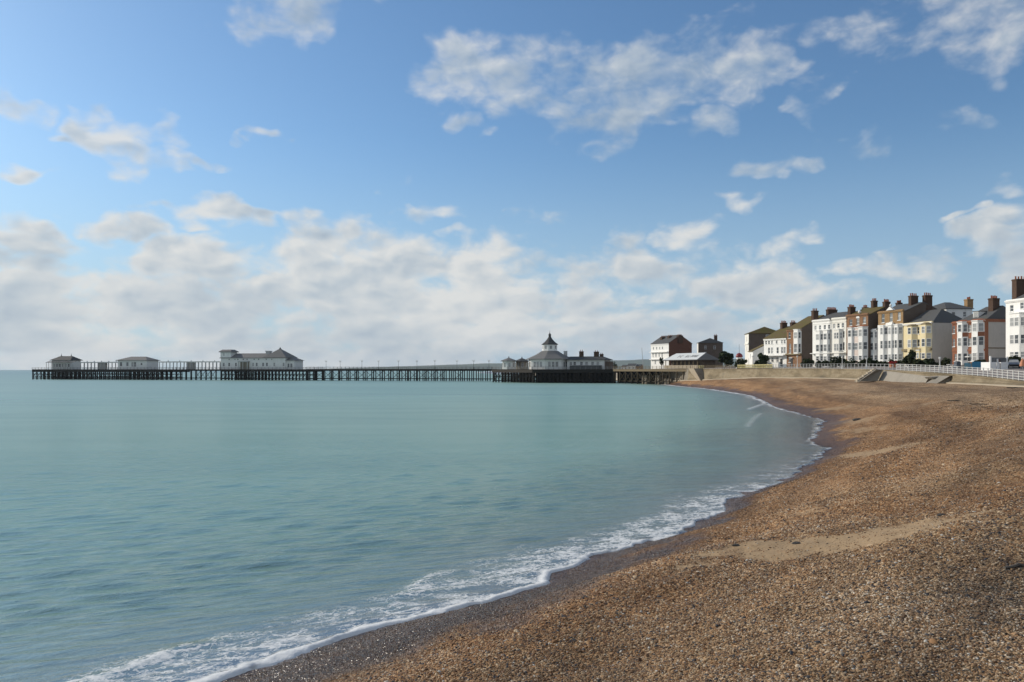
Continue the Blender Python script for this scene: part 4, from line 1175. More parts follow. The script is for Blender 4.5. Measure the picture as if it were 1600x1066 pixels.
# houses behind the pier
f = px_frame(1017, 395, 1045, 380, 7.0)
house('town_house', 'distant house with white front and red brick gable end behind the pier shelter', f, 537.2, 13, M['white_render'], side=M['shaded_gable_brick'],
      rows=[(542, 546, [1021, 1026, 1030.5, 1035], 0.9), (551.5, 558, [1020.5, 1025, 1030, 1034.5], 1.0), (563, 569, [1024, 1033], 1.2)],
      ridge=524.5, chims=[(1036, 525, 4, 1.5, 2.4, 3), (1047.5, 523.5, 5, 1.5, 2.6, 3), (1062, 522.5, 6.2, 1.8, 2.6, 4)], ledges=[(550.3, 0.3, 1.0, WP), (561.5, 0.3, 1.0, WP)])
f = Frame((K(1089.2) * 403, 403), (K(1091) * 398, 398), 7.0)
house('town_house', 'distant dark brick house with tall end chimney behind the pier shelter', f, 535.8, 12, M['cream_render'], side=M['dark_shade_brick'], rows=[], ridge=528.5, ridge_at=0.5, rkind='hip', hip_in=(1.5, 1.5), chims=[(1118.2, 522.3, 11.2, 1.2, 1.6, 2)], cornice=False)  # cream front paints the sunlit edge, the dark side its shade
root = [o for o in bpy.data.objects if o.get('label', '').startswith('distant dark brick')][0]
for yy, zz in ((3.0, 543.5), (7.5, 543.5), (3.0, 553)):
    mb = MB(); sash(mb, (f.W + 0.02, yy, f.z(zz + 2.5)), (0, 1, 0), (1, 0, 0), 1.0, 1.7); mb.build('window', [WP, M['glass']], root)

# shelter with pale roof and dark lettering
f = px_frame(1038.5, 330, 1090.5, 309, 6.7)
root = empty('seafront_shelter', (f.L[0], f.L[1], f.z0), f.rz, 'long open shelter with pale roof carrying dark letters, at the pier root', 'shelter')
W = f.W; D = 9.0; ze = f.z(562.2); zr_ = f.z(551.8, W / 2, D / 2)
mb = MB(); q = [(-.6, -.8, ze), (W + .6, -.8, ze), (W + .6, D + .8, ze), (-.6, D + .8, ze)]; a_, b_ = (2.0, D / 2, zr_), (W - 1.0, D / 2, zr_)
mb.face([q[0], q[1], b_, a_], 0); mb.face([q[1], q[2], b_], 1); mb.face([q[2], q[3], a_, b_], 1); mb.face([q[3], q[0], a_], 1)  # pale lit front slope, dark other slopes: light put into the roof colours
mb.face([(p[0], p[1], p[2] - .25) for p in reversed(q)], 1)
for i in range(4):
    p, r_ = q[i], q[(i + 1) % 4]; mb.face([(p[0], p[1], p[2] - .25), (r_[0], r_[1], r_[2] - .25), r_, p], 1)
rf = mb.build('roof', [M['pale_sheet'], M['pier_slate']], root)
mb = MB(); mb.box(1.0, W - 1.0, 2.5, D, -0.3, ze - 0.26); mb.build('back_room', M['dark_shade_brick'], root)
mb = MB(); mb.box(0.0, W, -0.2, 0.05, -0.3, 1.0); mb.build('low_wall', M['seawall_foot'], root)
p0 = None
for k in range(9):
    mb = MB(); mb.box(-.12, .12, -.12, .12, -0.3, ze - 0.255)
    if p0 is None: p0 = mb.build('post', M['deck_tan'], root, (0.5, 0.2, 0))
    else: share(p0, root, (0.5 + k * (W - 1) / 8, 0.2, 0))
sl = math.hypot(D / 2 + .8, zr_ - ze); uy = ((D / 2 + .8) / sl, (zr_ - ze) / sl)
def roof_letter(ch, px, h=1.15):
    cu = bpy.data.curves.new('letter', 'FONT'); cu.body = ch; cu.size = h * 1.35; cu.extrude = 0.02; cu.offset = 0.02
    o = bpy.data.objects.new('letter_tmp', cu); COL.objects.link(o)
    dg = bpy.context.evaluated_depsgraph_get(); me = bpy.data.meshes.new_from_object(o.evaluated_get(dg)); bpy.data.objects.remove(o)
    me.materials.clear(); me.materials.append(M['lettering'])
    l = bpy.data.objects.new('letter', me); COL.objects.link(l); l.parent = rf
    x = f.lx(px, 2.0)
    s = 2.0; l.location = (x - 0.5, -0.8 + s * uy[0], ze + s * uy[1] + 0.04); l.rotation_euler = (math.atan2(uy[1], uy[0]), 0, 0); l.scale = (1.25, 1.5, 1)
for ch, px in (('I', 1048.2), ('T', 1061.5), ('C', 1065.3), ('K', 1074), ('L', 1078), ('P', 1082), ('P', 1085), ('W', 1087.6)): roof_letter(ch, px)

# distant town specks beyond the pier
tl = ['small far pale house beyond the pier deck, left of the flagpole', 'small far brown house beyond the pier deck', 'small far grey house by the flagpole']
for i, (px, w, h, mt) in enumerate(((975, 4, 2.6, 'white_render'), (987, 6, 3.6, 'cream_render'), (996.5, 5, 3.0, 'brown_brick'))):
    Y = 620; x = K(px) * Y; z = 5.4
    ff = Frame((x - w / 2, Y + 2), (x + w / 2, Y), z); ff.Yc = Y
    house('town_house', tl[i], ff, HZ - (z + h - EYE) * FPX / Y, 8, M[mt], rows=[(HZ - (z + h - 1 - EYE) * FPX / Y, HZ - (z + h - 2.4 - EYE) * FPX / Y, [px - 3, px + 3], 1.0)], ridge=HZ - (z + h + 1.5 - EYE) * FPX / Y, cornice=False)

# ================================================================== pier
A0 = (-290.0, 481.0); AD = (0.967, -0.2548)
pf = Frame(A0, (A0[0] + 300 * AD[0], A0[1] + 300 * AD[1]), 0.0)


def pier_section(name, label, pl, pr, wid, step, rows, deck_z=6.1, thick=1.3, wood=None, rail=True, brace=2, rail_mat=None, off=0.0, pair=0.0, deck_mat=None, frm=None, low_beam=True, pr_=0.28, wal=(1.1,)):
    """deck on rows of piles; local x along the pier, y away from the camera"""
    F_ = frm or pf
    x0, x1 = F_.lx(pl), F_.lx(pr); Lh = x1 - x0; wood = wood or M['pile_wood']
    root = empty(name, (F_.L[0] + x0 * F_.d[0] + off * F_.n[0], F_.L[1] + x0 * F_.d[1] + off * F_.n[1], 0), F_.rz, label, 'pier')
    mb = MB(); mb.box(0, Lh, -0.15, wid + 0.15, deck_z - 0.18, deck_z)
    d = mb.build('deck', deck_mat or M['deck_wood'], root)
    mb = MB()
    for y in [0.12] + [wid * (k + 1) / 3 for k in range(2)] + [wid - 0.12]: mb.box(0.03, Lh - 0.03, y - 0.2, y + 0.2, deck_z - thick, deck_z - 0.183)
    mb.build('beams', deck_mat or wood, root)
    n = max(2, int(round(Lh / step)) + 1); xs = [0.25 + (Lh - 0.5) * i / (n - 1) for i in range(n)]
    mb = MB(); mb.tube((0, 0, -2.5), (0, 0, deck_z - thick * 0.6), pr_, pr_ * .9, 7); p0 = None
    for y in rows:
        for x in xs:
            for s in ((-pair / 2, pair / 2) if pair else (0,)):
                l = (.25 + max(0, x - .25 + s + rnd.uniform(-.12, .12) + (0 if pair else step * 0.33 * rows.index(y))) % (Lh - .4), y, 0)
                if p0 is None: p0 = mb.build('pile', wood, root, l)
                else: share(p0, root, l)
    if brace:
        zt_ = deck_z - thick - 0.1
        for i in range(0, n - 1):
            if rnd.random() > 1.0 / brace + 0.12: continue
            mb = MB(); y = rows[0] - 0.27
            mb.tube((xs[i], y, 0.9), (xs[i + 1], y, zt_), 0.13, n=5); mb.tube((xs[i + 1], y + .12, 0.9), (xs[i], y + .12, zt_), 0.10, n=5)
            mb.build('cross_brace', wood, root)
    if low_beam:
        for zz in wal:
            mb = MB()
            for y in rows: mb.box(0.2, Lh - 0.2, y + pr_ + .02, y + pr_ + .24, zz - 0.2, zz + 0.2)
            mb.build('lower_waling', wood, root)
    if rail:
        rm = rail_mat or M['rail_grey']
        for y in (0.05, wid - 0.05):
            mb = MB()
            for hz in (0.35, 0.75, 1.15): mb.tube((0, y, deck_z + hz), (Lh, y, deck_z + hz), 0.045, n=5)
            rl = mb.build('railing', rm, root)
            k = min(48, max(2, int(Lh / 2.3))); q0 = None
            for i in range(k + 1):
                l = (Lh * i / k, y, deck_z)
                if q0 is None:
                    pb = MB(); pb.box(-.06, .06, -.06, .06, 0, 1.2); q0 = pb.build('post', rm, rl, l)
                else: share(q0, rl, l)
    return root, Lh


pier_section('pier_platform', 'outer pier head platform on dense dark piles carrying two pavilions', 50, 258, 22, 3.05, (0.4, 7.5, 15), deck_z=6.1, thick=1.6, brace=1.05, pr_=0.42, wal=(0.75, 1.5, 3.2))
pier_section('pier_walkway', 'narrow pier walkway with colonnade between pier head and long white hall', 258, 345, 9, 3.3, (0.4, 8.6), deck_z=6.1, thick=0.9, brace=2)
pier_section('pier_platform', 'middle pier platform under the long white hall', 345, 479, 20, 2.15, (0.4, 6.5, 13), deck_z=6.1, thick=1.35, brace=1.1, pr_=0.34, wal=(0.8, 3.0))
pier_section('pier_walkway', 'long open pier walkway on paired piles with lamp posts', 479, 768, 9, 5.1, (0.4, 8.6), deck_z=6.25, thick=1.0, brace=2.2, pair=1.1)


def colonnade(label, pl, pr, back, zr_):
    x0, x1 = pf.lx(pl, back), pf.lx(pr, back); Lh = x1 - x0
    root = empty('covered_walk', (pf.L[0] + x0 * pf.d[0] + back * pf.n[0], pf.L[1] + x0 * pf.d[1] + back * pf.n[1], 6.1), pf.rz, label, 'colonnade')
    mb = MB(); mb.box(-.2, Lh + .2, -0.5, 3.5, zr_ - 0.45, zr_); mb.box(-.3, Lh + .3, -0.65, 3.65, zr_ + .003, zr_ + 0.16); mb.build('roof', M['pier_white'], root)
    n = int(Lh / 2.3); q0 = None
    for y in (0, 3.0):
        for i in range(n + 1):
            l = (Lh * i / n, y, 0)
            w_ = 0.13 if i % 3 else 0.2
            if q0 is None:
                mb = MB(); mb.box(-.16, .16, -.16, .16, 0, zr_ - 0.453); q0 = mb.build('post', M['grey_paint'], root, l)
            else: share(q0, root, l)
    xs = Lh * 0.44
    for i in range(5):
        xk = Lh * (0.12 + 0.19 * i); mb = MB(); mb.lathe([(0.35, zr_ + .16), (0.35, zr_ + .3), (0.1, zr_ + 0.9)], 6, (xk, 1.5)); mb.build('finial', M['grey_paint'], root)
    mb = MB(); mb.box(xs, xs + 4.6, 0.4, 2.8, 0, zr_ - .46); mb.build('kiosk_panel', M['grey_render'], root)
    return root


colonnade('long colonnade on the narrow walkway left of the white hall', 249, 344.5, 3.5, 4.4)
colonnade('short colonnade between the two pier head pavilions', 126, 186, 5.5, 4.3)


def rect_pav(name, label, pl, pr, back, depth, eave, ridge, hip, wall, roof_mat, wins=(), base=6.1, over=0.9, frm=None, open_posts=None):
    F_ = frm or pf
    x0, x1 = F_.lx(pl, back), F_.lx(pr, back); W = x1 - x0
    o = (F_.L[0] + x0 * F_.d[0] + back * F_.n[0], F_.L[1] + x0 * F_.d[1] + back * F_.n[1])
    g = Frame(o, (o[0] + W * F_.d[0], o[1] + W * F_.d[1]), base)
    root = empty(name, (o[0], o[1], base), F_.rz, label, 'pavilion')
    H = g.z(eave); zq = g.z(ridge)
    holes = []
    for r0, r1, cols, ww in wins:
        for c in cols:
            x = g.lx(c); holes.append((max(.1, x - ww / 2), min(W - .1, x + ww / 2), g.z(r1), g.z(r0)))
    mb = MB(); wall_with_holes(mb, W, 0, H, holes)
    mb.face([(W, 0, 0), (W, depth, 0), (W, depth, H), (W, 0, H)]); mb.face([(0, depth, 0), (0, 0, 0), (0, 0, H), (0, depth, H)]); mb.face([(W, depth, 0), (0, depth, 0), (0, depth, H), (W, depth, H)])
    mb.build('wall', wall, root)
    for h in holes: add_window(root, *h, 0.14, M['grey_paint'], M['pier_white'])
    rb = MB(); q = [(-over, -over, H - .1), (W + over, -over, H - .1), (W + over, depth + over, H - .1), (-over, depth + over, H - .1)]
    a_, b_ = (hip[0], depth / 2, zq), (W - hip[1], depth / 2, zq)
    rb.face([q[0], q[1], b_, a_]); rb.face([q[1], q[2], b_]); rb.face([q[2], q[3], a_, b_]); rb.face([q[3], q[0], a_])
    rb.face([(p[0], p[1], p[2] - .22) for p in reversed(q)])
    for i in range(4):
        p, r_ = q[i], q[(i + 1) % 4]; rb.face([(p[0], p[1], p[2] - .22), (r_[0], r_[1], r_[2] - .22), r_, p])
    rf = rb.build('roof', roof_mat, root)
    return root, g, W, H, zq, rf, depth


# pavilion at the pier head
root, g, W, H, zq, rf, D = rect_pav('pier_pavilion', 'outermost pier pavilion with dark raised roof and verandah', 81, 110, 4, 8, 562.5, 556.4, (2.4, 2.4), M['pier_white'], M['pier_slate_dark'],
                                    wins=[(568.5, 573.5, [84.5, 89, 93.5, 98, 102.5, 107], 1.3)])
mb = MB(); zv = g.z(566.2); xl, xr = g.lx(72.5, -2.0), g.lx(115, -2.0)
mb.loft([[(xl, -2.6, zv - .2), (xr, -2.6, zv - .2), (xr, -.004, zv + .4), (xl, -.004, zv + .4)], [(xl, -2.6, zv), (xr, -2.6, zv), (xr, -.004, zv + .65), (xl, -.004, zv + .65)]])
vr_ = mb.build('verandah_roof', M['pier_slate'], root); q0 = None
for k in range(12):
    l = (xl + .3 + k * (xr - xl - .6) / 11, -2.3, 0)
    if q0 is None:
        mb = MB(); mb.box(-.1, .1, -.1, .1, 0, zv - .2); q0 = mb.build('post', M['grey_paint'], vr_, l)
    else: share(q0, vr_, l)
for x in (3.2, W - 3.2):
    mb = MB(); mb.lathe([(0.3, zq - .1), (0.25, zq + .5), (0.12, zq + .7), (0.05, zq + 1.7)], 7, (x, D / 2)); mb.build('finial', M['pier_slate_dark'], rf)
# second pavilion
root, g, W, H, zq, rf, D = rect_pav('pier_pavilion', 'low white pier pavilion with grey hip roof next to the colonnade', 184, 229, 2.5, 10, 562.7, 557.2, (5, 4.5), M['pier_white'], M['pier_slate'],
                                    wins=[(566, 572, [189, 199], 1.5), (566, 573, [207, 211], 1.5), (567.5, 570.5, [221], 1.2)])
# long white hall with tower
root, g, W, H, zq, rf, D = rect_pav('pier_hall', 'long white hall on the pier with square tower and pyramid roof', 345, 446, 2.0, 11, 558.8, 551.9, (3.5, 1.5), M['pier_white'], M['pier_slate'], over=0.6,
                                    wins=[(567, 572.2, [349.5, 358, 368.5, 395.5, 401, 411, 417, 428.5, 443], 1.1), (560.6, 562.6, [358, 367, 371.5, 380, 386, 397, 404, 416, 424.5], 0.8)])
mb = MB(); xt0, xt1 = -0.1, g.lx(360.5); zt_ = g.z(550.3); mb.box(xt0, xt1, -0.15, 6.0, H - 0.3, zt_); tw = mb.build('tower', M['pier_white'], root)
mb = MB(); zc = g.z(546); mb.loft([[(xt0 - .7, -.8, zt_ + .003), (xt1 + .9, -.8, zt_ + .003), (xt1 + .9, 6.6, zt_ + .003), (xt0 - .7, 6.6, zt_ + .003)], [(xt0 - .7, -.8, zt_ + .4), (xt1 + .9, -.8, zt_ + .4), (xt1 + .9, 6.6, zt_ + .4), (xt0 - .7, 6.6, zt_ + .4)],
                                  [(xt0 + .4, 1.2, zc), (xt1 - .6, 1.2, zc), (xt1 - .6, 4.8, zc), (xt0 + .4, 4.8, zc)]]); mb.build('tower_roof', M['pier_slate'], tw)
xw_ = g.lx(350); mb = MB(); sash(mb, (xw_ - .6, -0.154, g.z(556)), (1, 0, 0), (0, -1, 0), 1.2, 1.5); mb.build('window', [WP, M['glass']], tw)
xa, xb, xm = g.lx(411), g.lx(447.5), g.lx(431); za = g.z(544.6)
mb = MB(); q = [(xa, -.9, H - .05), (xb + .3, -.9, H - .05), (xb + .3, D + .9, H - .05), (xa, D + .9, H - .05)]; ap_ = (xm, D / 2 - 1.0, za)
for i in range(4): mb.face([q[i], q[(i + 1) % 4], ap_])
pr_ = mb.build('pyramid_roof', M['pier_slate'], root)
mb = MB(); mb.lathe([(0.5, za - .5), (0.6, za), (0.2, za + .3), (0.05, za + 1.0)], 8, (xm, D / 2 - 1.0)); mb.build('finial', M['pier_slate_dark'], pr_)
xv = g.lx(411.7); mb = MB(); z1_ = g.z(549.4); mb.box(xv - 1.2, xv + 1.2, 4.2, 6.5, H + .5, z1_); mb.box(xv - 1.5, xv + 1.5, 3.9, 6.8, z1_ + .003, z1_ + .45); mb.build('roof_vent', M['grey_paint'], rf)
xa, xb = W, g.lx(459); zlo = g.z(563.8); zhi = g.z(557.8)
mb = MB(); mb.box(xa + .004, xb, 0.5, D - 1, 0, zlo + .05); sw = mb.build('side_wing', M['pier_white'], root)
mb = MB(); mb.loft([[(xa + .01, -.4, zlo + .06), (xb + .9, -.4, zlo + .06), (xb + .9, D - .2, zlo + .06), (xa + .01, D - .2, zlo + .06)], [(xa + .01, 5, zhi), (xb - 4, 6, zhi - .2), (xb - 4, 8, zhi - .2), (xa + .01, 9, zhi)]]); mb.build('wing_roof', M['pier_slate'], sw)
for px in (450, 454.5):
    x = g.lx(px); mb = MB(); sash(mb, (x - .6, 0.496, 1.0), (1, 0, 0), (0, -1, 0), 1.2, 2.2); mb.build('window', [M['grey_paint'], M['glass']], sw)
xa, xb = g.lx(375.5), g.lx(390); mb = MB(); zp = g.z(565)
mb.box(xa, xb, -2.2, -0.004, zp - .3, zp); mb.box(xa - .2, xb + .2, -2.4, -.004, zp + .003, zp + .16)
for x in (xa + .15, (xa + xb) / 2, xb - .15): mb.box(x - .13, x + .13, -2.15, -1.9, 0, zp - .303)
mb.box(xa + .3, xb - .3, -.5, -.004, 0, zp - .303, 1)
mb.build('porch', [M['grey_paint'], M['concrete_dark']], root)

# lamp posts along the walkway
src = None
lamps = [500, 510, 531.5, 565.5, 591.5, 622, 651.5, 679.5, 714, 740, 775.5]
lamps = [(509.5, 0), (531.5, 8.4), (565.5, 0), (591.5, 8.4), (622.5, 0), (651.5, 8.4), (679.5, 0), (714, 8.4), (740, 0), (764, 8.4)]
for px, back in lamps:
    x = pf.lx(px, back); l = (pf.L[0] + x * pf.d[0] + back * pf.n[0], pf.L[1] + x * pf.d[1] + back * pf.n[1], 6.25)
    if src is None:
        src = empty('pier_lamp', l, pf.rz, 'slim dark lamp post with pale lantern on the open pier walkway', 'lamp post', 'lamp posts along the pier walkway')
        mb = MB(); mb.lathe([(0.16, 0), (0.14, 0.9), (0.075, 1.0), (0.06, 4.2)], 7); mb.box(-.5, .5, -.04, .04, 4.0, 4.1); mb.build('post', M['iron_dark'], src)
        for sx in (-.42, .42):
            mb = MB(); mb.lathe([(0.08, 4.1), (0.2, 4.3), (0.22, 4.55), (0.05, 4.75)], 8, (sx, 0)); mb.build('lantern', M['lamp_glass'], src)
    else: copy_thing(src, l)

# near platform, three pieces: kiosk end, hall platform, root
nf = Frame((K(769) * 377, 377), (K(832) * 356, 356), 0)
pier_section('pier_platform', 'corner pier platform on tan piles carrying two small kiosks', 769, 832, 26, 2.2, (0.4, 6, 12), deck_z=6.1, thick=1.5, brace=1.1, pr_=0.36, wal=(0.8, 2.6), frm=nf, wood=M['pile_wood'], deck_mat=M['deck_wood'])
hf = Frame((K(832) * 355.5, 355.5), (K(958) * 346, 346), 0)
rt, Lh = pier_section('pier_platform', 'broad pier platform under the domed hall, dark and boarded below', 832, 958, 42, 1.9, (0.4, 5), deck_z=6.1, thick=1.6, brace=1.05, frm=hf)
for a in range(6):
    mb = MB(); mb.box(Lh * a / 6 + .02, Lh * (a + 1) / 6 - .02, 9.0, 9.15, -1.5, 5.9); mb.build('boarding', M['underdeck_shade_wood'], rt)
rf_ = Frame((K(958) * 345.5, 345.5), (K(1079.5) * 300, 300), 0)
rt, Lh = pier_section('pier_platform', 'pier root deck with tan edge and posts meeting the sea wall', 958, 1079, 34, 4.4, (0.4, 9, 20), deck_z=6.2, thick=1.0, brace=1.6, frm=rf_, wood=M['pile_tan'], deck_mat=M['deck_tan'], rail_mat=M['deck_tan'])
mb = MB(); mb.box(-14, Lh * .86, 12, 12.15, -1.5, 5.4); mb.build('boarding', M['underdeck_shade_wood'], rt)  # panel added for its darkness, standing in for shade under the deck
mb = MB(); mb.box(0.5, Lh * .85, 10.5, 11.0, 2.0, 2.7); mb.build('lower_beam', M['pile_tan'], rt)
# stone abutment seen under the deck
mb = MB()
for fx, w, h in ((.36, 3.2, 4.4), (.53, 2.4, 4.6), (.66, 4.5, 3.2), (.80, 5.0, 4.9), (.73, 6, 1.6)):
    x_ = Lh * fx; y_ = 5.0; cx = rf_.L[0] + x_ * rf_.d[0] + y_ * rf_.n[0]; cy = rf_.L[1] + x_ * rf_.d[1] + y_ * rf_.n[1]
    mb.obox((cx, cy, h / 2 - .9), (rf_.d[0], rf_.d[1], 0), w / 2, (rf_.n[0], rf_.n[1], 0), 2.2, (0, 0, 1), h / 2)
ab = mb.build('stone_abutment', M['concrete_dark']); tag(ab, 'pale stone abutment blocks half hidden under the pier root', 'abutment')

# domed hall
def ngon(c, r, n, rot): return [(c[0] + r * math.cos(2 * math.pi * k / n + rot), c[1] + r * math.sin(2 * math.pi * k / n + rot)) for k in range(n)]
HYc = 365.0; hc = (K(859) * HYc, HYc)
root = empty('domed_hall', (hc[0], hc[1], 6.1), 0.12, 'octagonal white pier hall with lantern tower, spire and long wing', 'pavilion')
def hz(py, Y=HYc): return EYE + (HZ - py) / FPX * Y - 6.1
hr = 34.0 / FPX * HYc
rot = R(22.5)
He = hz(561, HYc - 8)
mb = MB(); mb.prism(ngon((0, 0), hr, 8, rot), 0, He); mb.build('wall', M['pier_white'], root)
zl = hz(548.6); lr = 11.8 / FPX * HYc
mb = MB(); mb.loft([[(x, y, He - .25) for x, y in ngon((0, 0), hr + 1.3, 8, rot)], [(x, y, He + .05) for x, y in ngon((0, 0), hr + 1.3, 8, rot)],
                    [(x, y, He + (zl - He) * .55) for x, y in ngon((0, 0), hr * .66, 8, rot)], [(x, y, zl) for x, y in ngon((0, 0), lr * 1.12, 8, rot)]]); rf = mb.build('roof', M['pier_slate'], root)
zt_ = hz(538.6)
mb = MB(); mb.prism(ngon((0, 0), lr, 8, rot), zl - .3, zt_); lt = mb.build('lantern_tower', M['white_render'], root)
lro = 13.2 / FPX * HYc
mb = MB(); mb.loft([[(x, y, zt_ - .1) for x, y in ngon((0, 0), lro, 8, rot)], [(x, y, zt_ + .15) for x, y in ngon((0, 0), lro, 8, rot)], [(x, y, hz(534.5)) for x, y in ngon((0, 0), lro * .62, 8, rot)],
                    [(x, y, hz(530)) for x, y in ngon((0, 0), lro * .32, 8, rot)], [(x, y, hz(526.6)) for x, y in ngon((0, 0), lro * .16, 8, rot)]]); tr_ = mb.build('tower_roof', M['pier_slate_dark'], root)
mb = MB(); a = hz(526.8); mb.lathe([(0.5, a), (0.62, a + .3), (0.55, a + .9), (0.75, a + 1.0), (0.3, a + 1.6), (0.12, a + 1.9), (0.03, a + 3.1)], 8); mb.build('spire', M['pier_slate_dark'], tr_)
for k in range(8):
    an = 2 * math.pi * (k + .5) / 8 + rot
    n = (math.cos(an), math.sin(an), 0); u = (-n[1], n[0], 0)
    if n[1] > 0.5: continue
    ap_r = lr * math.cos(math.pi / 8) + .004
    mb = MB(); sash(mb, tuple(n[i] * ap_r - u[i] * .55 + (zl + .9 if i == 2 else 0) for i in range(3)), u, n, 1.1, 1.5); mb.build('window', [M['grey_paint'], M['glass']], lt)
    ap_r = hr * math.cos(math.pi / 8) + .004
    wl = root.children[0]
    for s in (-2.4, -.7, 1.0):
        mb = MB(); sash(mb, tuple(n[i] * ap_r + u[i] * s + (1.0 if i == 2 else 0) for i in range(3)), u, n, 1.3, 2.4); mb.build('window', [M['grey_paint'], M['glass']], root)
mb = MB(); p = PT(884, 549, 362); mb.box(p[0] - hc[0] - .7, p[0] - hc[0] + .7, -2, 0, He, p[2] - 6.1 + .2); mb.build('roof_vent', M['grey_paint'], rf)
# long wing of the hall
wf = Frame((K(886) * 358, 358), (K(944) * 352, 352), 6.1)
wx0 = (wf.L[0] - hc[0], wf.L[1] - hc[1])
wing = empty('hall_wing', (wf.L[0], wf.L[1], 6.1), wf.rz, 'long white wing with brick chimneys joined to the domed pier hall', 'pavilion')
W = wf.W; H = wf.z(562); zq = wf.z(556.8); D = 11.0
holes = []
for c in (892, 898, 908.5, 916.5, 926, 934):
    x = wf.lx(c); holes.append((x - .6, x + .6, wf.z(570.5), wf.z(565.5)))
mb = MB(); wall_with_holes(mb, W, 0, H, holes); mb.face([(W, 0, 0), (W, D, 0), (W, D, H), (W, 0, H)]); mb.face([(W, D, 0), (0, D, 0), (0, D, H), (W, D, H)]); mb.face([(0, D, 0), (0, 0, 0), (0, 0, H), (0, D, H)]); mb.build('wall', M['pier_white'], wing)
for h in holes: add_window(wing, *h, .14, M['grey_paint'], M['pier_white'])
mb = MB(); mb.loft([[(-.3, -1.0, H - .2), (W + 1.2, -1.0, H - .2), (W + 1.2, D + 1, H - .2), (-.3, D + 1, H - .2)], [(-.3, -1.0, H), (W + 1.2, -1.0, H), (W + 1.2, D + 1, H), (-.3, D + 1, H)], [(-.3, D / 2 - .3, zq), (W - 2.0, D / 2 - .3, zq), (W - 2.0, D / 2 + .3, zq), (-.3, D / 2 + .3, zq)]])
rfw = mb.build('roof', M['pier_slate_dark'], wing)
for px, pt, w in ((908.5, 547.8, 1.7), (932, 548.2, 2.0), (940, 552, 1.4)):
    chimney(rfw, wf.lx(px, D / 2), D / 2, H, wf.z(pt, wf.lx(px, D / 2), D / 2) - .4, w, 1.6, 2, 'x', M['chimney_brick'])
mb = MB(); mb.box(2, W - 1, -2.4, -.3, 0, 1.7); mb.build('wing_shade_block', M['iron_dark'], wing)  # dark box added in place of the shade on the wing's lower part
mb = MB(); mb.box(W + .004, W + 2.2, 1.5, 8, 0, H - .8); mb.build('end_porch', M['dark_shade_brick'], wing)


def kiosk(name, label, px, Y, rpx, eave, apex, wall, roof_mat):
    c = (K(px) * Y, Y); r_ = rpx / FPX * Y
    rt = empty(name, (c[0], c[1], 6.1), 0.1, label, 'kiosk')
    e = EYE + (HZ - eave) / FPX * Y - 6.1; a = EYE + (HZ - apex) / FPX * Y - 6.1
    mb = MB(); mb.prism(ngon((0, 0), r_, 8, R(22.5)), 0, e); mb.build('wall', wall, rt)
    mb = MB(); mb.loft([[(x, y, e - .15) for x, y in ngon((0, 0), r_ + 1.0, 8, R(22.5))], [(x, y, e + .1) for x, y in ngon((0, 0), r_ + 1.0, 8, R(22.5))], [(x, y, e + (a - e) * .75) for x, y in ngon((0, 0), r_ * .42, 8, R(22.5))], [(x, y, a) for x, y in ngon((0, 0), .25, 8, R(22.5))]])
    rf = mb.build('roof', roof_mat, rt)
    mb = MB(); mb.lathe([(0.2, a), (0.3, a + .2), (0.04, a + .8)], 7); mb.build('finial', roof_mat, rf)
    for k in range(8):
        an = 2 * math.pi * (k + .5) / 8 + R(22.5); n = (math.cos(an), math.sin(an), 0); u = (-n[1], n[0], 0)
        if n[1] > 0.3: continue
        ap_r = r_ * math.cos(math.pi / 8) + .004
        mb = MB(); sash(mb, tuple(n[i] * ap_r - u[i] * .55 + (1.0 if i == 2 else 0) for i in range(3)), u, n, 1.1, 2.0); mb.build('window', [M['grey_paint'], M['glass']], rt)


kiosk('pier_kiosk', 'small white octagonal pier kiosk with slate cap', 795, 372, 10.5, 564.2, 559.2, M['pier_white'], M['pier_slate'])
kiosk('pier_kiosk', 'darker brown walled pier kiosk beside the domed hall', 815.5, 376, 9.8, 564.8, 559.8, M['concrete_dark'], M['pier_slate_dark'])

# ================================================================== plants
def leaf_cloud(mb, c, rad, n, size, seed, flat=1.0):
    rg = random.Random(seed)
    lumps = [(rg.uniform(-.6, .6), rg.uniform(-.6, .6), rg.uniform(-.5, .65), rg.uniform(.3, .55)) for _ in range(9)]
    for _ in range(n):
        lx_, ly_, lz_, lr_ = rg.choice(lumps)
        while True:
            a, b, d = (rg.uniform(-1, 1) for _ in range(3))
            if a * a + b * b + d * d <= 1: break
        k = (a * a + b * b + d * d) ** .5 or 1; s = .55 + .45 * rg.random()
        x = c[0] + rad[0] * (lx_ + lr_ * a / k * s); y = c[1] + rad[1] * (ly_ + lr_ * b / k * s); z = c[2] + rad[2] * (lz_ + lr_ * d / k * s)
        th_ = rg.uniform(0, 6.28); ph = rg.uniform(-1.2, 1.2); ss = size * rg.uniform(.6, 1.4)
        u = (math.cos(th_) * ss, math.sin(th_) * ss, math.sin(ph) * ss * .6); w = (-math.sin(th_) * ss * .6, math.cos(th_) * ss * .6, math.cos(ph) * ss * .7)
        mb.face([(x - u[0], y - u[1], z - u[2]), (x + w[0], y + w[1], z + w[2]), (x + u[0], y + u[1], z + u[2]), (x - w[0], y - w[1], z - w[2])])


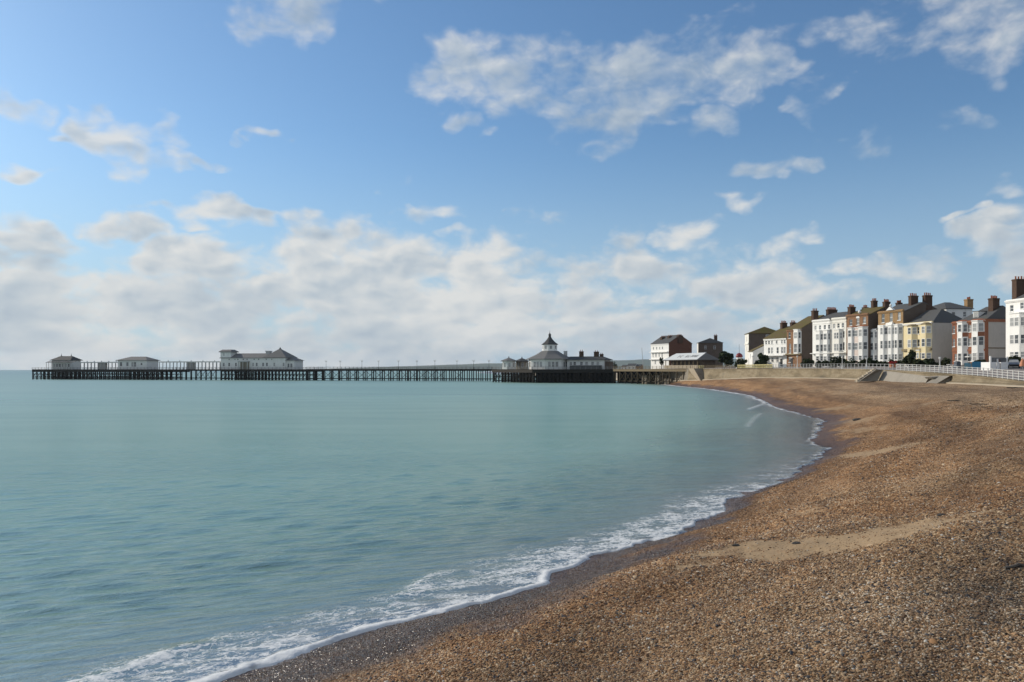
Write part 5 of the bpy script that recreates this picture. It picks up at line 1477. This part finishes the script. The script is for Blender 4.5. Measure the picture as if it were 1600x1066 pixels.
def tree(name, label, px, pbase, Y, wpx, ptop, mat, n=900, group=None, seed=1):
    x = K(px) * Y; zb = zg(x, Y) if Y < 420 else 5.0; zt_ = EYE + (HZ - ptop) / FPX * Y; rw = wpx / 2 / FPX * Y
    rt = empty(name, (x, Y, zb), 0, label, 'tree', group); h = zt_ - zb
    mb = MB(); mb.tube((0, 0, -.3), (0, 0, h * .5), .22, .14, 7)
    for k in range(5):
        a = k * 1.256; mb.tube((0, 0, h * .3), (math.cos(a) * rw * .5, math.sin(a) * rw * .5, h * .72), .11, .04, 5)
    mb.build('trunk', M['bark'], rt)
    mb = MB(); leaf_cloud(mb, (0, 0, h * .56), (rw, rw, h * .47), n, rw * .10 + .12, seed); mb.build('crown', mat, rt)
    return rt


tree('tree', 'broad dark green tree beside the pier shelter', 1134, 572, 318, 30, 551, M['leaf_dark'], 2600, seed=3)
tree('tree', 'low dark evergreen in front of the white terrace end', 1192.5, 570, 246, 17, 552.5, M['leaf_dark'], 1100, seed=4)
tree('tree', 'olive green young tree in front of the yellow house', 1425, 570, 176, 13, 548, M['leaf_mid'], 900, seed=5)
tree('tree', 'narrow conifer close to the white house behind pier', 1034, 570, 352, 7, 557, M['leaf_dark'], 500, seed=6)
tree('tree', 'left one of two small dark round trees beyond the pier hall wing', 953.5, 574, 600, 9, 566, M['leaf_dark'], 400, seed=7)
tree('tree', 'right one of two small dark round trees beyond the pier hall wing', 962, 574, 600, 8, 565, M['leaf_dark'], 400, seed=8)


def shrub(label, px0, px1, Y, ptop, mat, n, seed, cat='hedge', name='hedge'):
    a = (K(px0) * Y, Y); b = (K(px1) * Y, Y - 0); xm = (a[0] + b[0]) / 2; zb = zg(xm, Y); zt_ = EYE + (HZ - ptop) / FPX * Y
    rt = empty(name, (xm, Y, zb), 0, label, cat); h = max(.6, zt_ - zb); w = (b[0] - a[0]) / 2
    rg = random.Random(seed); mb = MB()
    k = max(2, int(w / .7))
    for i in range(k):
        cx = -w + (i + .5) * 2 * w / k
        hh_ = h * rg.uniform(.72, 1.05)
        leaf_cloud(mb, (cx, rg.uniform(-.3, .3), hh_ * .5), (w / k * 1.7, .9, hh_ * .72), n // k, .2, seed * 31 + i)
    mb.build('foliage', mat, rt)
    sb = MB()
    for i in range(k):
        cx = -w + (i + .5) * 2 * w / k; sb.tube((cx, 0, -.2), (cx, 0, h * .55), .07, .04, 5)
    sb.build('stems', M['bark'], rt)
    return rt


hedges = [(1251, 1270, 222, 561.5, 'dark hedge at the foot of the shade-darkened brick gable', 'leaf_dark'), (1277, 1297, 208, 563, 'clipped dark hedge before the two-bay white house', 'leaf_dark'),
          (1299, 1321, 203, 560.5, 'spiky dark hedge before the one-bay white house', 'leaf_dark'), (1322, 1356, 196, 561.8, 'long dark hedge before the orange brick house', 'leaf_dark'),
          (1357, 1371, 192, 562.5, 'short hedge before the narrow white house', 'leaf_dark'), (1372, 1411, 186, 562.6, 'dark green hedge before the tan topped house', 'leaf_dark'),
          (1412, 1428, 178, 560, 'rough hedge left of the yellow house door', 'leaf_mid'), (1428, 1448, 174, 559.6, 'thick olive hedge before the yellow house', 'leaf_mid'),
          (1446, 1466, 172, 562, 'dark bush at the corner of the grey flank wall', 'leaf_dark'), (1472, 1481, 166, 561.5, 'rust flecked bush in the gap before the red house', 'leaf_mid'),
          (1526, 1540, 158, 561.5, 'leafy bush behind the blue boarding', 'leaf_mid'), (1577, 1590, 146, 558.5, 'green bush in front of the tall white house', 'leaf_mid'),
          (1150, 1166, 262, 563, 'low scrub behind the first yellow barriers', 'leaf_mid'), (1180, 1196, 250, 564, 'low scrub behind the last yellow barriers', 'leaf_dark')]
for i, (a, b, Y, pt_, lb, mt) in enumerate(hedges): shrub(lb, a, b, Y, pt_, M[mt], 1500, 50 + i)

# ================================================================== street furniture
src = None
lamp_lab = ['cream lamp post behind the yellow barriers', 'pale lamp post beside the brown bay house', 'pale lamp post before the one-bay white house', 'pale lamp post before the narrow white house', 'pale lamp post at the grey flank wall']
for i, (px, Y, pt_) in enumerate(((1176, 246, 556), (1245.8, 204, 556), (1316, 176, 557), (1354, 168, 559), (1468.5, 142, 558))):
    x = K(px) * Y; z = zg(x, Y); h = EYE + (HZ - pt_) / FPX * Y - z
    l = empty('street_lamp', (x, Y, z), 0, lamp_lab[i], 'lamp post', 'lamp posts along the promenade')
    mb = MB(); mb.lathe([(0.14, 0), (0.13, .8), (0.07, .9), (0.055, h - .5)], 8); mb.build('post', M['seawall_foot'] if i == 0 else WP, l)
    mb = MB(); mb.lathe([(0.07, h - .5), (0.2, h - .3), (0.22, h - .05), (0.06, h)], 8); mb.build('lantern', M['lamp_glass'], l)
# flagpole on the pier root
p = PT(1005.5, 575, 338); fp = empty('flagpole', p, 0, 'tall thin bare flagpole leaning slightly on the pier root', 'flagpole')
mb = MB(); mb.tube((0, 0, -.3), (-.75, 0, 8.4), .14, .08, 7); mb.build('pole', M['grey_paint'], fp)
mb = MB(); mb.lathe([(.03, 8.4), (.1, 8.5), (.03, 8.62)], 8, (-.75, 0)); mb.build('finial', WP, fp)
# red domed kiosk
Y = 270; x = K(1155) * Y; z = zg(x, Y)
dk = empty('domed_kiosk', (x, Y, z), 0, 'small round kiosk with dark red dome and thin mast', 'kiosk')
zt_ = EYE + (HZ - 558.3) / FPX * Y - z
mb = MB(); mb.lathe([(.95, -.2), (.95, zt_)], 14); mb.build('wall', M['white_render'], dk)
mb = MB(); mb.lathe([(1.15, zt_), (1.2, zt_ + .25), (1.05, zt_ + .8), (.7, zt_ + 1.2), (.15, zt_ + 1.45)], 14); dm = mb.build('dome', M['red_paint'], dk, smooth=True)
mb = MB(); mb.tube((0, 0, zt_ + 1.4), (0, 0, zt_ + 4.4), .06, .035, 6); mb.build('mast', M['iron_dark'], dm)
# yellow salt bin
p = PT(1091.5, 573.5, 293); sbn = empty('grit_bin', (p[0] + 1.0, p[1], 6.3), 0, 'yellow grit bin on top of the buttress', 'bin')
mb = MB(); mb.loft([[(-.7, -.4, 0), (.7, -.4, 0), (.7, .4, 0), (-.7, .4, 0)], [(-.85, -.5, .9), (.85, -.5, .9), (.85, .5, .9), (-.85, .5, .9)]]); mb.build('body', M['yellow_plastic'], sbn)
mb = MB(); mb.loft([[(-.9, -.55, .903), (.9, -.55, .903), (.9, .55, .903), (-.9, .55, .903)], [(-.8, -.1, 1.25), (.8, -.1, 1.25), (.8, .5, 1.15), (-.8, .5, 1.15)]]); mb.build('lid', M['yellow_plastic'], sbn)
# blue boarding
for (a, b, Y, pt_, mt, lb) in ((1519, 1546.5, 139, 565.2, 'blue_board', 'bright blue site boarding beside the white kiosk'), (1507, 1518.5, 141, 567.0, 'pale_blue_board', 'pale blue site boarding left of the bright blue one')):
    xa, xb = K(a) * Y, K(b) * Y; z = zg((xa + xb) / 2, Y); h = EYE + (HZ - pt_) / FPX * Y - z
    hb = empty('site_boarding', (xa, Y, z), 0, lb, 'boarding'); n = max(2, int((xb - xa) / 1.1))
    for k in range(n):
        mb = MB(); mb.box((xb - xa) * k / n + .01, (xb - xa) * (k + 1) / n - .01, -.03 + .02 * (k % 2), .01 + .02 * (k % 2), .05, h - (.08 if k % 3 == 1 else 0)); mb.build('panel', M[mt], hb)
    mb = MB()
    for k in range(n + 1): mb.box((xb - xa) * k / n - .05, (xb - xa) * k / n + .05, .035, .13, -.1, h - .1)
    mb.build('frame', M['driftwood'], hb)
# white kiosk
Y = 131; xa, xb = K(1547.3) * Y, K(1574.3) * Y; z = zg((xa + xb) / 2, Y); h = EYE + (HZ - 556.5) / FPX * Y - z; hl = EYE + (HZ - 566) / FPX * Y - z
wk = empty('white_booth', (xa, Y, z), 0, 'white open topped booth with glass screens, beside blue boarding', 'booth'); W = xb - xa
mb = MB(); mb.box(0, W * .36, 0, .08, -.2, hl); mb.box(W * .44, W * .54, 0, .08, -.2, hl); mb.box(W * .62, W, 0, .08, -.2, hl); mb.box(.0, .08, .083, 2.6, -.2, hl); mb.box(W - .08, W, .083, 2.6, -.2, hl); mb.box(.083, W - .083, 2.52, 2.6, -.2, hl); mb.build('panels', WP, wk)
for xx, hh_ in ((0.08, h), (W * .42, hl + .55), (W - .08, h - .1)):
    mb = MB(); mb.box(xx - .11, xx + .11, -.06, .2, -.2, hh_); mb.build('post', WP, wk)
mb = MB(); mb.box(.2, W - .2, .1, .13, hl + .003, h - .25); mb.build('glass_screen', M['glass'], wk)
mb = MB(); mb.box(W * .45, W * .61, 0.03, .07, -.2, hl - .15); mb.build('door', M['grey_render'], wk)
# terracotta planter / umbrella at the edge
Y = 128; x = K(1598) * Y; z = zg(x, Y)
um = empty('parasol', (x, Y, z), 0, 'folded terracotta parasol at the edge of the promenade', 'parasol')
mb = MB(); mb.tube((0, 0, -.1), (0, 0, 1.9), .035, n=6); mb.build('pole', M['grey_paint'], um)
mb = MB(); mb.lathe([(.46, .55), (.42, .8), (.3, 1.3), (.07, 1.8)], 10); mb.build('canopy', M['terracotta'], um)


def car(label, px, Y, mat, rz):
    x = K(px) * Y; z = zg(x, Y)
    rt = empty('parked_car', (x, Y, z), rz, label, 'car', 'cars parked along the seafront road')
    # local x forward
    sec = [(-2.05, .55, .75, .80), (-1.9, .38, .95, .86), (-1.2, .30, 1.0, .88), (1.1, .30, .95, .88), (1.75, .36, .80, .84), (2.1, .5, .68, .72)]
    mb = MB(); mb.loft([[(xx, -w, z0_), (xx, w, z0_), (xx, w * 1.02, (z0_ + z1_) / 2), (xx, w * .93, z1_), (xx, -w * .93, z1_), (xx, -w * 1.02, (z0_ + z1_) / 2)] for xx, z0_, z1_, w in sec]); bd = mb.build('body', mat, rt, smooth=False)
    mb = MB(); mb.loft([[(-1.75, -.78, .96), (.95, -.78, .96), (.95, .78, .96), (-1.75, .78, .96)], [(-1.25, -.62, 1.40), (.25, -.62, 1.42), (.25, .62, 1.42), (-1.25, .62, 1.40)]]); mb.build('windows', M['glass'], rt)
    mb = MB(); mb.loft([[(-1.32, -.64, 1.405), (.32, -.64, 1.425), (.32, .64, 1.425), (-1.32, .64, 1.405)], [(-1.15, -.55, 1.46), (.15, -.55, 1.48), (.15, .55, 1.48), (-1.15, .55, 1.46)]]); mb.build('roof', mat, rt)
    for xx in (-1.3, 1.3):
        for yy in (-.8, .8):
            mb = MB(); mb.tube((xx, yy - .1, .31), (xx, yy + .1, .31), .31, n=12); mb.build('wheel', M['tyre'], rt)
    for yy in (-.6, .6):
        mb = MB(); mb.box(2.02, 2.09, yy - .15, yy + .15, .56, .68); mb.build('headlight', M['lamp_glass'], rt)
    return rt


def end_on(px, Y): return math.atan2(-Y, -K(px) * Y)
car('dark car parked end on before the tall white house', 1584, 137, M['car_slate'], end_on(1584, 137))
src = None
for lb, px, Y in (('white picnic table nearest the blue boarding', 1486.5, 146), ('white picnic table left of the pair before the yellow house', 1408.5, 164), ('white picnic table right of the pair before the yellow house', 1420, 160)):
    x = K(px) * Y; l = (x, Y, zg(x, Y))
    if src is None:
        src = empty('picnic_table', l, .3, lb, 'table', 'white picnic tables on the promenade')
        mb = MB(); mb.box(-.75, .75, -.4, .4, .72, .78); mb.build('table_top', WP, src)
        for yy in (-.75, .75):
            mb = MB(); mb.box(-.75, .75, yy - .13, yy + .13, .42, .46); mb.build('bench', WP, src)
        for xx in (-.55, .55):
            mb = MB(); mb.tube((xx, -.7, 0), (xx, -.15, .72), .04, n=4); mb.tube((xx, .7, 0), (xx, .15, .72), .04, n=4); mb.box(xx - .03, xx + .03, -.75, .75, .36, .418); mb.build('leg_frame', WP, src)
    else: copy_thing(src, l, .3 + rnd.uniform(-.4, .4), lb)
Y = 147; x = K(1496) * Y
lbn = empty('litter_bin', (x, Y, zg(x, Y)), .2, 'dark grey litter bin between a white picnic table and blue boarding', 'bin')
mb = MB(); mb.box(-.45, .45, -.35, .35, 0, 1.0); mb.build('body', M['car_slate'], lbn)
mb = MB(); mb.lathe([(.6, 1.003), (.55, 1.15), (.3, 1.3)], 4, rot=R(45)); mb.build('lid', M['car_dark'], lbn)
Y = 172; x = K(1396) * Y
pl_ = empty('flower_planter', (x, Y, zg(x, Y)), 0, 'planter of red flowers before the tan topped house', 'planter')
mb = MB(); mb.loft([[(-.7, -.3, 0), (.7, -.3, 0), (.7, .3, 0), (-.7, .3, 0)], [(-.85, -.4, .75), (.85, -.4, .75), (.85, .4, .75), (-.85, .4, .75)]]); mb.build('trough', M['terracotta'], pl_)
mb = MB(); leaf_cloud(mb, (0, 0, 1.15), (.95, .5, .5), 260, .11, 77); mb.build('flowers', M['car_red'], pl_)

# ================================================================== things lying on the beach
def rock(label, px, py, size, mat, cat='rock', name='rock', sx=1.0, seed=0, rz=0.0):
    x, y, z = beach_at(px, py); rg = random.Random(seed); mb = MB(); n = 9
    rings = []
    for f, zf in ((.75, -.3), (1.0, .05), (.85, .45), (.4, .72)):
        rings.append([(size * sx * f * math.cos(6.283 * k / n) * rg.uniform(.8, 1.15), size * f * math.sin(6.283 * k / n) * rg.uniform(.8, 1.15), size * zf * rg.uniform(.85, 1.1)) for k in range(n)])
    mb.loft(rings); o = mb.build(name, mat, None, (x, y, z), rz); return tag(o, label, cat)


rock('dark boulder with a pale end alone on the far sand', 1340, 657, .30, M['dark_rock'], sx=1.7, seed=2)
rock('small black stone lying on the long sand patch', 1471, 806, .07, M['dark_rock'], sx=1.5, seed=3)
rock('dark stone on the seaward end of the sand patch', 1244, 850, .07, M['dark_rock'], sx=1.4, seed=4)
rock('flat dark stone at the shingle edge near the sand patch', 1150, 853, .06, M['dark_rock'], sx=1.6, seed=5)


def drift(label, px, py, length, r_, rz, seed):
    x, y, z = beach_at(px, py); rg = random.Random(seed); mb = MB(); n = 7; pr = None; rings = []
    for k in range(n):
        t = k / (n - 1) - .5; rr_ = r_ * (1 - .5 * abs(t)); c = (t * length, rg.uniform(-.06, .06) * length * .4, r_ * .5 + rg.uniform(-.02, .03))
        rings.append([(c[0], c[1] + rr_ * math.cos(6.283 * j / 6), c[2] + rr_ * .8 * math.sin(6.283 * j / 6)) for j in range(6)])
    mb.loft(rings); o = mb.build('driftwood', M['driftwood'], None, (x, y, z), rz); return tag(o, label, 'driftwood')


drift('long dark driftwood log on the upper shingle below the broken ramp', 1497, 627, 2.2, .07, .1, 1)
drift('thinner driftwood branch right of the long log', 1532, 632, 1.7, .05, -.15, 2)
drift('driftwood plank at the foot of the wall by the picture edge', 1586, 606.5, 2.0, .09, .05, 3)
drift('dark driftwood stick in the weedy pebbles at the corner', 1592, 886, .55, .035, .25, 4)

# ================================================================== sky, sun, haze, camera
SUN_AZ = R(-62)         # to the left of the view, ahead of the camera plane
SUN_EL = R(27)
w = bpy.data.worlds.new('World'); scene.world = w; w.use_nodes = True
nt = NT(w.node_tree); nt.n.clear()
out = nt.new('ShaderNodeOutputWorld'); bg = nt.new('ShaderNodeBackground'); bg.inputs['Strength'].default_value = 0.10
sky = nt.new('ShaderNodeTexSky', sky_type='NISHITA'); sky.sun_disc = False; sky.sun_elevation = SUN_EL; sky.sun_rotation = SUN_AZ
sky.air_density = 1.0; sky.dust_density = 0.7; sky.ozone_density = 2.0; sky.altitude = 0
gen = nt.new('ShaderNodeTexCoord').outputs['Generated']
sp = nt.new('ShaderNodeSeparateXYZ'); nt.put(sp.inputs[0], gen)
azn = nt.math('MULTIPLY', nt.math('ARCTAN2', sp.outputs[0], sp.outputs[1]), 57.29578)
eln = nt.math('MULTIPLY', nt.math('ARCSINE', sp.outputs[2]), 57.29578)
cb = nt.new('ShaderNodeCombineXYZ'); nt.put(cb.inputs[0], azn); nt.put(cb.inputs[1], eln)
ae = cb.outputs[0]
low = nt.math('POWER', 2.718, nt.math('MULTIPLY', nt.math('MAXIMUM', eln, 0.0), -0.22))
ste = nt.new('ShaderNodeCombineXYZ'); nt.put(ste.inputs[0], nt.math('MULTIPLY', azn, 0.10)); nt.put(ste.inputs[1], nt.math('SUBTRACT', nt.math('MULTIPLY', eln, 0.165), nt.math('MULTIPLY', low, 0.25)))
st = ste.outputs[0]
amp = nt.mapr(eln, 4.0, 13.0, 2.3, 3.1)
wv = nt.noise(st, 2.2, 2, 0.55, out='Color', dim='2D')
aw = nt.vmath('MULTIPLY_ADD', wv, (7.0, 3.6, 0.0), nt.vmath('SUBTRACT', ae, (3.5, 1.8, 0)))
blobs = [  # px, py, rx, ry, strength
    (165, 192, 34, 30, 1.0), (205, 232, 72, 36, 1.15), (240, 255, 50, 20, .9), (295, 252, 50, 9, .8), (115, 214, 40, 9, .7), (40, 165, 58, 16, .9), (5, 150, 30, 16, .6), (35, 278, 50, 13, .95),
    (440, 10, 75, 38, .95), (455, 42, 32, 22, .6), (415, 212, 12, 16, .75), (550, 0, 50, 12, .4),
    (735, 88, 62, 34, .85), (690, 128, 52, 26, .9), (800, 118, 72, 36, .85), (850, 140, 44, 26, .8), (712, 191, 34, 11, .6), (925, 132, 70, 40, .9), (955, 178, 62, 40, 1.0), (965, 222, 26, 22, .85),
    (1015, 120, 56, 46, .9), (1085, 105, 62, 36, .85), (1150, 110, 62, 32, .8), (1218, 102, 40, 32, .75), (1110, 190, 34, 16, .65), (1110, 48, 70, 20, .45), (1310, 46, 60, 16, .6), (1470, 22, 110, 36, .6), (1565, 62, 64, 44, .8),
    (1225, 256, 48, 15, .7), (1490, 190, 24, 20, .55), (1362, 225, 34, 18, .4), (1150, 313, 30, 11, .5), (1282, 165, 18, 30, .35), (1570, 296, 44, 12, .35),
    (335, 328, 100, 15, .8), (260, 318, 34, 14, .7), (395, 334, 34, 14, .8), (185, 358, 52, 26, .8), (650, 326, 52, 20, .75), (850, 342, 46, 15, .5), (722, 370, 32, 13, .75), (570, 340, 40, 8, .4),
    (40, 392, 90, 36, 1.05), (90, 430, 90, 32, 1.0), (330, 410, 120, 44, .95), (240, 440, 120, 40, .8), (520, 372, 84, 40, 1.05), (470, 420, 140, 46, .85), (640, 412, 100, 48, 1.0), (760, 430, 100, 52, 1.0), (880, 430, 100, 46, .85), (980, 440, 70, 44, .7),
    (300, 475, 380, 62, .90), (700, 480, 360, 60, .90), (450, 535, 800, 50, .80), (60, 470, 200, 60, .9), (420, 440, 200, 60, .95), (620, 440, 200, 60, .92), (860, 470, 200, 50, .82), (990, 372, 40, 24, .65), (1085, 366, 50, 24, .7), (1222, 385, 42, 24, .7), (1140, 400, 60, 18, .5), (1160, 440, 110, 28, .6), (1230, 470, 120, 26, .6), (1060, 520, 240, 36, .7),
    (1505, 346, 18, 13, .7), (1550, 384, 62, 34, .75), (1590, 420, 70, 40, .85), (1440, 415, 110, 18, .45), (1700, 400, 140, 60, .9), (-150, 430, 200, 70, 1.0)]
acc = None
for px, py, rx, ry, s_ in blobs:
    k = K(px); az = math.degrees(math.atan(k)); ca = math.cos(math.atan(k)); el = math.degrees(math.atan((HZ - py) / FPX * ca))
    dx = math.degrees(rx / FPX) * ca * ca; dy = math.degrees(ry / FPX) * ca
    q = 0.80
    v = nt.vmath('MULTIPLY_ADD', aw, (q / dx, q / dy, 0), (-az * q / dx, -el * q / dy, 0))
    e = nt.math('MULTIPLY_ADD', nt.vmath('DOT_PRODUCT', v, v), -0.75 * s_, s_)
    acc = nt.math('MAXIMUM', e, nt.mapr(nt.math('ABSOLUTE', azn), 42, 75, -0.6, 0.85)) if acc is None else nt.math('SMOOTH_MAX', acc, e, 0.12)  # clouds added out of view, to the sides and behind, whitening ambient light
def puff(vec, det):
    wp = nt.vmath('MULTIPLY_ADD', nt.noise(vec, 3.0, 2, 0.5, out='Color', dim='2D'), (0.22, 0.22, 0), vec)
    v = nt.new('ShaderNodeTexVoronoi', feature='SMOOTH_F1', voronoi_dimensions='2D'); nt.put(v.inputs['Vector'], wp)
    v.inputs['Scale'].default_value = 2.6; v.inputs['Detail'].default_value = det; v.inputs['Roughness'].default_value = 0.52; v.inputs['Smoothness'].default_value = 0.55; v.inputs['Lacunarity'].default_value = 2.2
    v.normalize = True
    return nt.math('SUBTRACT', 0.92, v.outputs['Distance'])
p1 = puff(st, 3.0); p2 = puff(nt.vmath('ADD', st, (-0.05, 0.075, 0)), 1.0)
g1 = nt.noise(st, 1.5, 7, 0.6, 0.2, dim='2D')
f1 = nt.math('ADD', nt.math('MULTIPLY', p1, 0.42), nt.math('MULTIPLY', g1, 0.58)); f3 = p1; f2 = p2
dens = nt.math('ADD', acc, nt.math('MULTIPLY', nt.math('SUBTRACT', f1, 0.54), nt.math('MULTIPLY', amp, 1.2)))
cov = nt.mapr(dens, nt.mapr(eln, 5.0, 15.0, 0.24, 0.10), nt.mapr(eln, 5.0, 15.0, 0.80, 1.30), 0.0, nt.mapr(eln, 8.0, 20.0, 0.94, 0.78), True)
lit = nt.math('ADD', 0.50, nt.math('ADD', nt.math('MULTIPLY', nt.math('SUBTRACT', f3, f2), nt.mapr(eln, 3.0, 12.0, 1.0, 1.9)), nt.math('MULTIPLY', nt.math('SUBTRACT', f1, 0.5), 0.5)))
big = nt.noise(st, 0.55, 2, 0.5, dim='2D')
thk = nt.math('ADD', nt.mapr(dens, 0.35, 1.4, 0.34, -0.22), nt.math('MULTIPLY', nt.math('SUBTRACT', big, 0.5), 1.3))
lit = nt.math('ADD', lit, thk, clamp=True)
ccol = nt.ramp(lit, [(0.1, (3.7, 4.5, 5.4)), (0.5, (5.3, 5.85, 6.3)), (0.9, (7.6, 7.6, 7.4))])
# whiter air low over the sea
air = nt.mapr(eln, 0.0, 17.0, 0.75, 0.0, True)
skc = nt.mix(1.0, sky.outputs[0], (0.81, 1.06, 1.23), 'MULTIPLY')
skc = nt.mix(air, skc, (4.1, 5.5, 7.0))
fin = nt.mix(cov, skc, ccol)
nt.put(bg.inputs['Color'], fin); nt.l.new(bg.outputs[0], out.inputs['Surface'])

sun = bpy.data.lights.new('Sun', 'SUN'); sun.energy = 3.7; sun.angle = R(0.5); sun.color = (1.0, 0.91, 0.78)
so = bpy.data.objects.new('Sun', sun); COL.objects.link(so)
from mathutils import Vector
sdir = Vector((math.sin(SUN_AZ) * math.cos(SUN_EL), math.cos(SUN_AZ) * math.cos(SUN_EL), math.sin(SUN_EL)))
so.rotation_euler = sdir.to_track_quat('Z', 'Y').to_euler(); so.location = (-60, 60, 80)

HAZE = 0.00004
if HAZE:
    mb = MB(); mb.box(-13500, 13500, -1500, 13500, -6, 260); hzo = mb.build('haze', [])
    m, nt, out = material('sea_haze')
    pv = nt.new('ShaderNodeVolumePrincipled'); pv.inputs['Color'].default_value = (0.75, 0.85, 0.95, 1); pv.inputs['Density'].default_value = HAZE; pv.inputs['Anisotropy'].default_value = 0.2
    nt.l.new(pv.outputs[0], out.inputs['Volume']); hzo.data.materials.append(m); tag(hzo, kind='stuff')

cam = bpy.data.cameras.new('Camera'); cam.sensor_width = 36; cam.lens = FPX / 1600 * 36; cam.shift_y = (HZ - 533.0) / 1600
cam.clip_start = 0.1; cam.clip_end = 40000
co = bpy.data.objects.new('Camera', cam); COL.objects.link(co); co.location = (0, 0, EYE); co.rotation_euler = (R(90), 0, 0)
scene.camera = co
scene.view_settings.view_transform = 'Standard'; scene.view_settings.look = 'None'; scene.view_settings.exposure = 0.0; scene.view_settings.gamma = 1.0
scene.cycles.use_denoising = True
scene.cycles.max_bounces = 6; scene.cycles.transparent_max_bounces = 8; scene.cycles.volume_bounces = 0
